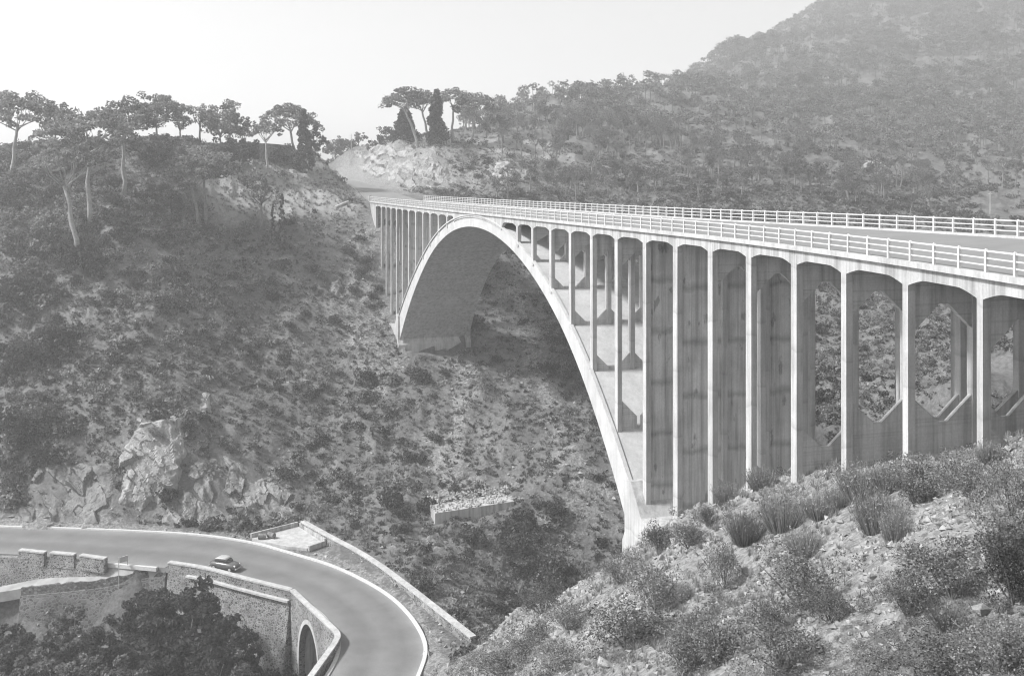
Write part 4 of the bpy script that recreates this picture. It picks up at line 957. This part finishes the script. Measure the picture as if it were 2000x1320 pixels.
tree_px(up, 'left umbrella pine of the knoll, leaning out to the left over the cutting', 'umbrella', 818, 282, 168, 82, .62, 268, -28, seed=40, group=g2, bark='barkpale')
tree_px(up, 'umbrella pine of the knoll left of the dark dense tree', 'umbrella', 838, 280, 173, 70, .62, 272, -14, seed=41, group=g2, bark='barkpale', dens=.8)
tree_px('conifer_tree', 'dense dark tree in the middle of the knoll', 'cone', 853, 284, 176, 52, .2, 270, 0, seed=42, mat='fol_dark', group=g2)
tree_px(up, 'umbrella pine of the knoll right of the dark dense tree', 'umbrella', 884, 280, 169, 66, .66, 274, 2, seed=43, group=g2, bark='barkpale', dens=.8)
tree_px(up, 'right umbrella pine of the knoll with a wide flat crown', 'umbrella', 921, 282, 178, 84, .6, 275, 8, seed=44, group=g2, bark='barkpale')
tree_px('conifer_tree', 'dark bushy tree at the back left of the knoll', 'cone', 792, 280, 212, 56, .2, 280, 0, seed=45, mat='fol_dark', group=g2)
tree_px('pine_tree', 'low round pine at the right foot of the knoll', 'broad', 950, 284, 214, 50, .3, 285, 0, seed=46, group=g2, dens=.7)
# trees in front of the walls at lower left
g3 = 'trees below the road walls'
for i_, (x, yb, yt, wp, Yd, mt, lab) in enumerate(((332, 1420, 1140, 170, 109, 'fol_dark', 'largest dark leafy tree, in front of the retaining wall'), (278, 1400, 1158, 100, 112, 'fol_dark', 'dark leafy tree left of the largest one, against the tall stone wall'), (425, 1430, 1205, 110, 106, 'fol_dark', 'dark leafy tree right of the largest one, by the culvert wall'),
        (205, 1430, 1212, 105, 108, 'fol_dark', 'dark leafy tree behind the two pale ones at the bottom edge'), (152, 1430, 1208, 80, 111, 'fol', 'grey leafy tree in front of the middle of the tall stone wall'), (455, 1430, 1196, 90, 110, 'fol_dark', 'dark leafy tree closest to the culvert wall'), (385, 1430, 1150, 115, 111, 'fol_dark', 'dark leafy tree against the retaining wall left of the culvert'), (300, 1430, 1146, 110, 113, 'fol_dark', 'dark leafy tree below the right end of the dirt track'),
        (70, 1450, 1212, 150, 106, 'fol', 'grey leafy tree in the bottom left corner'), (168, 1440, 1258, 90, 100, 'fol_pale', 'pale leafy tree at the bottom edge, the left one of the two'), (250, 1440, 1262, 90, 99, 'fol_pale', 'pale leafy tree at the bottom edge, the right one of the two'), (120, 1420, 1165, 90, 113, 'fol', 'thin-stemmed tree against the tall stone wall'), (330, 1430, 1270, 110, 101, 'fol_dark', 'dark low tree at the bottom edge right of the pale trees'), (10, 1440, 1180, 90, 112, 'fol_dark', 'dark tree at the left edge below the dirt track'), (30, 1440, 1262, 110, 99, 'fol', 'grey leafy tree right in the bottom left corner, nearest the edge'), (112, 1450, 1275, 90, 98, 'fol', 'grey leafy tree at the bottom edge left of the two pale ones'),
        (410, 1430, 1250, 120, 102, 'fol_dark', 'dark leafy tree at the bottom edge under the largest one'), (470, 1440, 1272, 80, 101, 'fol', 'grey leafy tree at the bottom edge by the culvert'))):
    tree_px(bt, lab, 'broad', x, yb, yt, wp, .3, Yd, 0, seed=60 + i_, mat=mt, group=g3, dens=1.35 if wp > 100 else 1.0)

# hillside trees at far left, individually
g4 = 'leafy trees on the left hillside'
for i_, (x, yb, yt, wp, mt) in enumerate(((112, 500, 408, 95, 'fol_pale'), (35, 520, 400, 110, 'fol'), (20, 440, 330, 90, 'fol'), (165, 545, 470, 80, 'fol_dark'), (40, 610, 530, 100, 'fol_dark'), (300, 330, 285, 70, 'fol_dark'), (475, 325, 275, 70, 'fol_dark'), (545, 320, 292, 55, 'fol_dark'), (440, 330, 285, 60, 'fol_dark'), (110, 700, 630, 90, 'fol_dark'), (20, 740, 660, 90, 'fol_dark'), (20, 900, 800, 90, 'fol_dark'), (60, 850, 780, 70, 'fol'))):
    pos_ = 'near the left edge' if x < 80 else ('below the umbrella pines' if x < 230 else 'under the ridge wall')
    lab = {'fol_pale': 'pale ', 'fol': 'grey ', 'fol_dark': 'dark '}[mt] + 'leafy tree on the left hillside ' + pos_ + ', ' + ('high up' if yb < 420 else 'halfway up' if yb < 650 else 'low down')
    tree_px(bt, lab, 'broad', x, yb, yt, wp, .12, None, 0, seed=80 + i_, mat=mt, group=g4, dens=.9)

# ---------------- hill pines: a few models, copied one by one; the rest as one wood
hp = []
for k in range(7):
    h = rng.uniform(7.5, 11); tr, V, Fc = tree_parts('umbrella' if k < 3 else 'broad', h, rng.uniform(4.2, 6.2), .62 if k < 3 else .5, (rng.normal(0, .4), 0), 200 + k, .42)
    hp.append((datamesh('trunk', tr.V, tr.F, M['bark']), datamesh('crown', V, Fc, M['pine'])))
X, Y = scatter(30000, -.06, .56, 236, 900); zz = ground(X, Y); xp = PX0 + F * X / Y; yp = PY0 - F * zz / Y
s_, u_ = s_of(X, Y)
dnoise = clumpy(X, Y, 28, 44) * .6 + clumpy(X, Y, 9, 45) * .4
dens_ = np.clip((dnoise - .28) * 2.4, 0.05, 1) * np.where(Y < 300, .38, np.where(Y < 420, .62, 1.0))
ok = (yp < 470) & (yp > -60) & (xp > 900) & (xp < 2110) & (polydist(X, Y, UR) > 9) & (u_ > 17)
ok &= ~((xp < 960) & (yp > 270)); ok &= ~((np.abs(xp - 978) < 30) & (np.abs(yp - 335) < 30)); ok &= ~((np.hypot((xp - 1700) / 26, (yp - 330) / 16) < 1))
ok &= rng.random(len(X)) < dens_ * .75
X, Y, zz = X[ok], Y[ok], zz[ok]; order = np.argsort(Y); X, Y, zz = X[order], Y[order], zz[order]
n_ind = 290; WOOD = []
lab = 'pine with a bare trunk among the many scattered over the right hillside'
for i in range(min(n_ind, len(X))):
    tm, cm = hp[rng.integers(0, 7)]; rt = empty('pine_tree', (X[i], Y[i], zz[i]), lab, 'tree', 'pines scattered over the right hillside')
    sc_ = rng.uniform(.5, .9); rt.scale = (sc_, sc_, sc_ * rng.uniform(.85, 1.2)); rt.rotation_euler = (0, 0, rng.uniform(0, 6.28))
    for me in (tm, cm):
        c = bpy.data.objects.new(me.name.split('.')[0], me); COL.objects.link(c); c.parent = rt
# the rest of the wood: light models merged
lite = []
for k in range(6):
    h = rng.uniform(7, 10.5); w_ = rng.uniform(4.2, 6); n = 15
    a_ = np.arange(n) * 2.39996; q_ = np.sqrt((np.arange(n) + .5) / n); C = np.c_[w_ * .45 * q_ * np.cos(a_), w_ * .45 * q_ * np.sin(a_), h - .8 - .25 * w_ * q_ ** 2 - rng.random(n) * h * .22]
    V, Fc = leaves(clump_cloud(C, rng.uniform(.6, 1.1, n), 9, .6), .38, .8)
    tv = np.array([(.16, 0, -.5), (-.16, 0, -.5), (-.1, 0, h * .8), (.1, 0, h * .8), (0, .16, -.5), (0, -.16, -.5), (0, -.1, h * .8), (0, .1, h * .8)]); tf_ = np.array([(0, 1, 2, 3), (4, 5, 6, 7)])
    lite.append((V, Fc, tv, tf_))
cv, cf, tvv, tff = [], [], [], []; nc = nt_ = 0
for i in range(n_ind, len(X)):
    V, Fc, tv, tf_ = lite[rng.integers(0, 6)]; sc_ = rng.uniform(.55, 1.0); an = rng.uniform(0, 6.28); R_ = np.array([[math.cos(an), -math.sin(an), 0], [math.sin(an), math.cos(an), 0], [0, 0, 1]]) * sc_; p_ = np.array([X[i], Y[i], zz[i]])
    cv.append(V @ R_.T + p_); cf.append(Fc + nc); nc += len(V); tvv.append(tv @ R_.T + p_); tff.append(tf_ + nt_); nt_ += len(tv)
wood = mk('pine_wood', np.vstack(cv), np.vstack(cf), M['pine']); tag(wood, 'open pine wood covering the upper right hillside', None, None, 'stuff')
tr_ = mk('trunks', np.vstack(tvv), np.vstack(tff), M['bark']); tr_.parent = wood; tag(tr_, None, None, None, 'stuff')
print('hill trees', len(X))

# ---------------- scrub on the far slopes (stuff) and the larger dark bushes one by one
def bush_model(w_, h, n, size, seed, mat, lumps=9):
    r_ = np.random.default_rng(seed); C = np.c_[r_.normal(0, w_ * .24, lumps), r_.normal(0, w_ * .24, lumps), h * r_.uniform(.25, .75, lumps)]
    P_ = clump_cloud(C, w_ * r_.uniform(.14, .28, lumps), n // lumps, .85); P_[:, 2] = np.maximum(P_[:, 2], .02); return leaves(P_, size, .9)
def merge(models, X, Y, Z, S, name, mat, label, sink=.1):
    vs, fs = [], []; n0 = 0; an = rng.uniform(0, 6.28, len(X)); pick = rng.integers(0, len(models), len(X))
    for m_ in range(len(models)):
        V, Fc = models[m_]; k = np.where(pick == m_)[0]
        if not len(k): continue
        c_, s_ = np.cos(an[k])[:, None], np.sin(an[k])[:, None]
        x = (V[None, :, 0] * c_ - V[None, :, 1] * s_) * S[k][:, None] + X[k][:, None]; y = (V[None, :, 0] * s_ + V[None, :, 1] * c_) * S[k][:, None] + Y[k][:, None]; z = V[None, :, 2] * S[k][:, None] + (Z[k] - sink)[:, None]
        vs.append(np.stack([x, y, z], -1).reshape(-1, 3)); fs.append((Fc[None] + len(V) * np.arange(len(k))[:, None, None]).reshape(-1, Fc.shape[1]) + n0); n0 += len(k) * len(V)
    return tag(mk(name, np.vstack(vs), np.vstack(fs), mat), label, None, None, 'stuff')
VERGE = [tuple(pixz(x, y, RZ)[:2]) for x, y in ((470, 1060), (585, 1018), (640, 1048), (740, 1108), (925, 1250), (850, 1330), (826, 1250), (760, 1166), (640, 1104), (560, 1080))]
TRACK = [tuple(q[:2]) for q in A3] + [tuple(q[:2]) for q in B3[::-1]]
def keepout(X, Y):
    s_, u_ = s_of(X, Y); k = ~inpoly(X, Y, road_poly) & (polydist(X, Y, RO) > 2.2) & (polydist(X, Y, bp) > 1.3) & ~inpoly(X, Y, VERGE)
    k &= ~inpoly(X, Y, ur_poly) & (polydist(X, Y, UL) > 1.5) & (polydist(X, Y, UR) > 4)
    k &= ~((u_ > -.8) & (u_ < 12.8) & (s_ > 183) & (s_ < 226)) & ~((u_ > -1.5) & (u_ < 13.5) & (s_ > 76) & (s_ < 90)) & ~((u_ > -.3) & (u_ < 12.3) & (s_ < 40))
    k &= ~inpoly(X, Y, TRACK) & (polydist(X, Y, TRACK) > 1.2); return k
def rockfree(X, Y):
    z = ground(X, Y); xp, yp = PX0 + F * X / Y, PY0 - F * z / Y; r = np.ones(X.shape)
    for p_ in ROCKS: r[inpoly(xp, yp, p_)] = .12
    return r
def cover(X, Y):
    i_ = np.clip(np.searchsorted(A_, X / Y), 0, nA - 1); j_ = np.clip(np.searchsorted(Yv, Y), 0, nY - 1); return stony[j_, i_], grassy[j_, i_]
far_b = [bush_model(1.7, 1.1, 130, .15, 300 + k, 'fol') for k in range(6)]
X, Y = scatter(52000, -.56, .56, 96, 470); k = (near_bank(X, Y) < .3) & keepout(X, Y); X, Y = X[k], Y[k]; st_, gr_ = cover(X, Y)
dn = clumpy(X, Y, 13, 51) * .55 + clumpy(X, Y, 4.5, 52) * .45; leftness = np.clip((-(X / Y) - .18) / .25, 0, 1)
k = rng.random(len(X)) < np.clip((dn - .36 + .22 * leftness) * 2.6, .06, 1) * (1 - .8 * st_) * (1 - np.clip(1.7 * gr_, 0, .95)) * np.where(Y > 260, .5, .8) * rockfree(X, Y)
X, Y = X[k], Y[k]; S = rng.uniform(.45, 1.5, len(X)) * (1 + .5 * np.clip((-(X / Y) - .25) / .2, 0, 1)); h_ = rng.random(len(X)); g_ = ground(X, Y); print('scrub', len(X))
a_ = h_ < .5; b_ = (h_ >= .5) & (h_ < .85); c_ = h_ >= .85
merge(far_b, X[a_], Y[a_], g_[a_], S[a_], 'hillside_scrub', M['fol'], 'grey green scrub covering the far hillsides')
merge(far_b, X[b_], Y[b_], g_[b_], S[b_], 'dark_scrub', M['fol_dark'], 'dark evergreen scrub covering the far hillsides')
merge(far_b, X[c_], Y[c_], g_[c_], S[c_], 'pale_scrub', M['fol_pale'], 'pale scrub covering the far hillsides')
small_b = [bush_model(.95, .6, 40, .12, 310 + k, None, 5) for k in range(6)]
X, Y = scatter(60000, -.56, .45, 96, 290); k = (near_bank(X, Y) < .3) & keepout(X, Y); X, Y = X[k], Y[k]; st_, gr_ = cover(X, Y)
lf2 = np.clip((-(X / Y) - .15) / .2, 0, 1)
k = rng.random(len(X)) < (.35 + .35 * lf2 + .65 * clumpy(X, Y, 3, 57)) * (1 - .7 * st_) * (1 - np.clip(1.5 * gr_, 0, .85)) * rockfree(X, Y); X, Y = X[k], Y[k]; h_ = rng.random(len(X)) + .5 * (clumpy(X, Y, 7, 58) - .5) + .22 * np.clip((-(X / Y) - .15) / .2, 0, 1); g_ = ground(X, Y); S = rng.uniform(.45, 1.25, len(X)); print('small scrub', len(X))
for lo_, hi_, mt, nm_, lb_ in ((-9, .42, 'fol', 'low_scrub', 'low grey scrub between the bushes of the far hillsides'), (.42, .72, 'fol_pale', 'pale_low_scrub', 'low pale scrub between the bushes of the far hillsides'), (.72, 9, 'fol_dark', 'dark_low_scrub', 'low dark scrub between the bushes of the far hillsides')):
    k = (h_ >= lo_) & (h_ < hi_); merge(small_b, X[k], Y[k], g_[k], S[k], nm_, M[mt], lb_)
X, Y = rng.uniform(-95, -12, 1500), rng.uniform(74, 122, 1500); k = (ground(X, Y) < -51) & keepout(X, Y); X, Y = X[k], Y[k]
merge([bush_model(2.6, 2.4, 420, .17, 350 + q, None, 14) for q in range(4)], X, Y, ground(X, Y), rng.uniform(.6, 1.3, len(X)), 'ravine_thicket', M['fol_dark'], 'dark thicket filling the ravine below the road walls')
def tuft_model(n, h, spread, wd, seed):
    r_ = np.random.default_rng(seed); an = r_.uniform(0, 6.28, n); rr_ = spread * r_.random(n) ** .7; hh = h * r_.uniform(.5, 1, n)
    b = np.c_[.25 * rr_ * np.cos(an), .25 * rr_ * np.sin(an), np.zeros(n)]; t_ = np.c_[rr_ * np.cos(an), rr_ * np.sin(an), hh]; pa = an + math.pi / 2; p_ = np.c_[np.cos(pa), np.sin(pa), np.zeros(n)] * wd
    V = np.stack([b - p_, b + p_, t_], 1).reshape(-1, 3); return V, np.arange(3 * n).reshape(n, 3)
tf_far = [tuft_model(16, .7, .5, .045, 400 + k) for k in range(4)]
X, Y = scatter(42000, -.54, .4, 96, 270); k = (near_bank(X, Y) < .3) & keepout(X, Y); X, Y = X[k], Y[k]; st_, gr_ = cover(X, Y); k = rng.random(len(X)) < (.6 + .5 * gr_) * (1 - .6 * st_) * rockfree(X, Y); X, Y = X[k], Y[k]
merge(tf_far, X, Y, ground(X, Y), rng.uniform(.5, 1.2, len(X)), 'dry_grass', M['grass'], 'dry pale grass between the scrub on the far hillsides', .02)
big = [bush_model(2.6, 2.0, 620, .15, 330 + k, 'fol_dark', 16) for k in range(5)]; big = [datamesh('bush', V, Fc, M['fol_dark']) for V, Fc in big]
X, Y = scatter(3000, -.5, .3, 112, 232); k = (near_bank(X, Y) < .1) & keepout(X, Y); X, Y = X[k], Y[k]; st_, gr_ = cover(X, Y); dn = clumpy(X, Y, 10, 61); k = rng.random(len(X)) < np.clip(dn - .25, 0, 1) * (1 - .7 * st_) * (1 - np.clip(1.8 * gr_, 0, 1)) * .45 * rockfree(X, Y)
X, Y = X[k][:230], Y[k][:230]
for x, y in zip(X, Y):
    o_ = bpy.data.objects.new('bush', big[rng.integers(0, 5)]); COL.objects.link(o_); sc_ = rng.uniform(.5, 1.25); o_.scale = (sc_, sc_, sc_ * rng.uniform(.8, 1.2)); o_.rotation_euler = (0, 0, rng.uniform(0, 6.28)); o_.location = (x, y, float(ground(x, y)) - .15)
    tag(o_, 'dark rounded evergreen bush dotted over the far hillside scrub', 'bush', 'dark bushes on the far hillside')

# ---------------- near bank: bushes one by one, undergrowth and grass as stuff
def broom_model(h, sp_, n, seed):           # upright wiry stems
    r_ = np.random.default_rng(seed); an = r_.uniform(0, 6.28, n); q_ = sp_ * r_.random(n) ** .55; hh = h * r_.uniform(.55, 1, n) * (1 - .25 * q_ / sp_)
    b = np.c_[.45 * q_ * np.cos(an), .45 * q_ * np.sin(an), np.full(n, -.05)]; t_ = np.c_[q_ * np.cos(an), q_ * np.sin(an), hh] + r_.normal(0, .05, (n, 3)); pa = r_.uniform(0, 6.28, n); p_ = np.c_[np.cos(pa), np.sin(pa), np.zeros(n)] * .012
    V = np.stack([b - p_, b + p_, t_], 1).reshape(-1, 3); V2, F2 = leaves(b + (t_ - b) * r_.uniform(.35, 1, (n, 1)), .055, 1.5, asp=.28); return join([(V, np.arange(3 * n).reshape(n, 3)), (V2, F2[:, :3])]) if False else (V, np.arange(3 * n).reshape(n, 3), V2, F2)
def leafy_model(w_, h, n, seed, size=.055):
    V, Fc = bush_model(w_, h, n, size, seed, None, 22); r_ = np.random.default_rng(seed); st_ = MB()
    for k in range(9):
        e = np.array([r_.normal(0, w_ * .25), r_.normal(0, w_ * .25), h * r_.uniform(.5, .85)]); st_.tube([(0, 0, -.1), e * .5 + r_.normal(0, .05, 3), e], [.03, .02, .008], 4)
    return V, Fc, st_
near_leafy = []
for k in range(6):
    V, Fc, st_ = leafy_model(2.2, 1.7, 4400, 500 + k, .036); near_leafy.append({mt: datamesh('foliage', V, Fc, M[mt]) for mt in ('near', 'near_dark', 'near_pale')} | {'stem': datamesh('stem', st_.V, st_.F, M['bark'])})
near_broom = []
for k in range(4):
    V, F1, V2, F2 = broom_model(1.5, .95, 900, 540 + k); near_broom.append((datamesh('stem', V, F1, M['broom']), datamesh('foliage', V2, F2, M['broom'])))
def near_bush(kind, x, y, wpx, hpx, label, mt='fol'):
    q = hit(x, y, 12, 95); sw = wpx / F * q[1]; sh = hpx / F * q[1]
    if kind == 'leafy':
        rt = empty('leafy_bush', q, label, 'bush', 'bushes on the near scree slope'); md = near_leafy[rng.integers(0, 6)]; rt.scale = (sw / 2.5, sw / 2.5, sh / 2.3); ms = (md['stem'], md[mt.replace('fol', 'near')])
    else:
        rt = empty('broom_bush', q, label, 'bush', 'bushes on the near scree slope'); ms = near_broom[rng.integers(0, 4)]; rt.scale = (sw / 1.9, sw / 1.9, sh / 1.45)
    rt.rotation_euler = (0, 0, rng.uniform(0, 6.28))
    for me in ms:
        c = bpy.data.objects.new(me.name.split('.')[0], me); COL.objects.link(c); c.parent = rt
for a in (('leafy', 1285, 1075, 75, 75, 'dark leafy bush right in front of the near arch foot', 'fol_dark'), ('leafy', 1345, 1070, 85, 70, 'leafy bush just right of the one at the arch foot'), ('leafy', 1380, 1030, 35, 60, 'narrow dark shrub above the pale stones below the third pillar', 'fol_dark'),
          ('broom', 1455, 1060, 95, 75, 'fan-shaped broom on the open scree below the fifth pillar'), ('broom', 1530, 1035, 120, 95, 'large leaning broom below the sixth pillar'), ('broom', 1600, 1010, 90, 60, 'broom beside the pale boulder under the pillars'), ('broom', 1575, 1085, 110, 60, 'low dark-footed broom in the middle of the scree'), ('broom', 1680, 975, 120, 85, 'broom in the row below the right-hand walls, left part'), ('broom', 1640, 990, 80, 55, 'small broom at the lower side of the row under the walls'),
          ('broom', 1735, 960, 90, 70, 'broom in the row below the right-hand walls, right part'), ('broom', 1715, 1040, 120, 100, 'bushy broom standing alone on the scree at right'), ('broom', 1750, 1060, 80, 75, 'spiky broom with visible stems right of the bushy one'), ('broom', 1490, 955, 90, 50, 'broom at the foot of the fourth pillar'), ('broom', 1420, 985, 70, 50, 'broom at the foot of the third pillar'), ('broom', 1930, 905, 60, 55, 'broom at the foot of the rightmost pillar'),
          ('leafy', 1825, 960, 170, 120, 'big leafy bush in front of the right-hand wall', 'fol'), ('leafy', 1785, 985, 90, 80, 'leafy bush at the lower left of the big one by the wall', 'fol'), ('leafy', 1900, 985, 140, 110, 'pale leafy bush under the rightmost pillar', 'fol_pale'), ('leafy', 1975, 1010, 120, 160, 'tall pale bush at the right edge below the bridge', 'fol_pale'), ('leafy', 1940, 1090, 190, 150, 'dense grey bush at right, half way down', 'fol_pale'), ('leafy', 1860, 1170, 200, 160, 'large tangled bush at right above the grass tuft', 'fol_pale'), ('leafy', 1980, 1180, 160, 170, 'dark tangled bush at the right edge', 'fol_dark'), ('leafy', 1770, 1200, 130, 100, 'small-leaved bush left of the tangled one', 'fol'),
          ('leafy', 1415, 1150, 75, 130, 'tall narrow grey shrub in the middle of the slope', 'fol_pale'), ('leafy', 1570, 1190, 200, 150, 'largest pale leafy bush in the middle of the slope', 'fol_pale'), ('leafy', 1620, 1215, 110, 90, 'dark-hearted leafy bush under the largest pale one', 'fol'), ('leafy', 1500, 1240, 120, 110, 'leafy bush left below the largest pale one', 'fol'), ('leafy', 1280, 1190, 130, 130, 'grey leafy bush left of the gravel patch', 'fol_pale'), ('leafy', 1210, 1140, 110, 80, 'low leafy bush below the arch foot', 'fol'), ('leafy', 1225, 1270, 180, 130, 'dark round leafy bush at the lower left of the slope', 'fol_dark'), ('leafy', 1330, 1180, 70, 60, 'small pale shrub by the gravel patch', 'fol_pale'),
          ('leafy', 1400, 1300, 170, 150, 'thin leafy bush with bare stems at the bottom', 'fol'), ('leafy', 1530, 1310, 170, 140, 'pale leafy bush at the bottom in the middle', 'fol_pale'), ('leafy', 1340, 1320, 120, 120, 'grey leafy bush at the bottom left of the bare-stemmed one', 'fol'), ('leafy', 1090, 1310, 150, 80, 'low pale bush on the slope above the bend', 'fol_pale'), ('leafy', 980, 1320, 160, 70, 'low grey bush right of the end of the long parapet', 'fol'), ('leafy', 1110, 1230, 120, 70, 'grey bush on the crest above the path', 'fol'), ('leafy', 1040, 1265, 100, 60, 'small bush on the crest nearest the gravel path', 'fol'), ('leafy', 1060, 1200, 90, 90, 'leafy bush at the stream bed below the arch', 'fol_dark'),
          ('leafy', 1850, 1330, 220, 130, 'leafy bush at the bottom below the grass tuft', 'fol'), ('leafy', 1960, 1320, 200, 180, 'big small-leaved bush in the bottom right corner', 'fol_pale'), ('leafy', 1700, 1330, 160, 70, 'low bush at the bottom under the heap of stones', 'fol_pale')): near_bush(*a)
for x, y, wpx, hpx, lab in ((1010, 1130, 90, 130, 'dark tree-like bush at the bottom of the far bank beside the path'), (1075, 1160, 110, 130, 'leafy grey bush in the stream bed below the near bank'), (1000, 1080, 60, 70, 'dark bush above the path below the far bank'), (1090, 690, 60, 90, 'dark bush on the far bank seen under the arch'), (1130, 740, 50, 70, 'dark bush on the far bank right beside the near arch leg'), (925, 660, 40, 50, 'round dark bush at the right end of the far arch foot'), (1020, 1040, 45, 55, 'dark bush right of the concrete footing')):
    q = hit(x, y, 100); V, Fc = bush_model(wpx / F * q[1], hpx / F * q[1], 1500, .16, int(x), None, 22); o_ = mk('leafy_bush', V + q, Fc, M['fol_dark'] if 'grey' not in lab else M['fol']); tag(o_, lab, 'bush')
und = [bush_model(.8, .5, 190, .03, 600 + k, None, 7) for k in range(5)]
X, Y = scatter(17000, -.1, .9, 12, 86, 0); k = (near_bank(X, Y) > .6) & keepout(X, Y); X, Y = X[k], Y[k]; dn = clumpy(X, Y, 5.5, 71) * .6 + clumpy(X, Y, 2, 72) * .4; xp = PX0 + F * X / Y
k = rng.random(len(X)) < np.clip((dn - .52 + .28 * np.clip((xp - 1600) / 300, 0, 1) + .2 * (Y < 30)) * 3, .0, 1) * .55; X, Y = X[k], Y[k]
merge(und, X, Y, ground(X, Y), rng.uniform(.4, 1.1, len(X)) * np.clip(Y / 40, .6, 1.5), 'undergrowth', M['near'], 'low leafy undergrowth on the near slope', .05)
tn = [tuft_model(26, .32, .26, .011, 620 + k) for k in range(5)]
X, Y = scatter(25000, -.12, .9, 12, 86, 0); k = (near_bank(X, Y) > .5) & keepout(X, Y); X, Y = X[k], Y[k]; dn = clumpy(X, Y, 4, 81); k = rng.random(len(X)) < np.clip((dn - .3) * 2, .05, 1) * .6; X, Y = X[k], Y[k]
merge(tn, X, Y, ground(X, Y), rng.uniform(.5, 1.2, len(X)) * np.clip(Y / 38, .7, 1.6), 'dry_grass', M['grass'], 'dry grass tufts on the near slope', .02)
q = hit(1850, 1232, 12); V, Fc = tuft_model(420, 1.1, 1.0, .008, 77); tag(mk('grass_tuft', V * [.9, .9, .8] + q, Fc, M['grass']), 'large pale tuft of long dry grass at lower right', 'grass tuft')
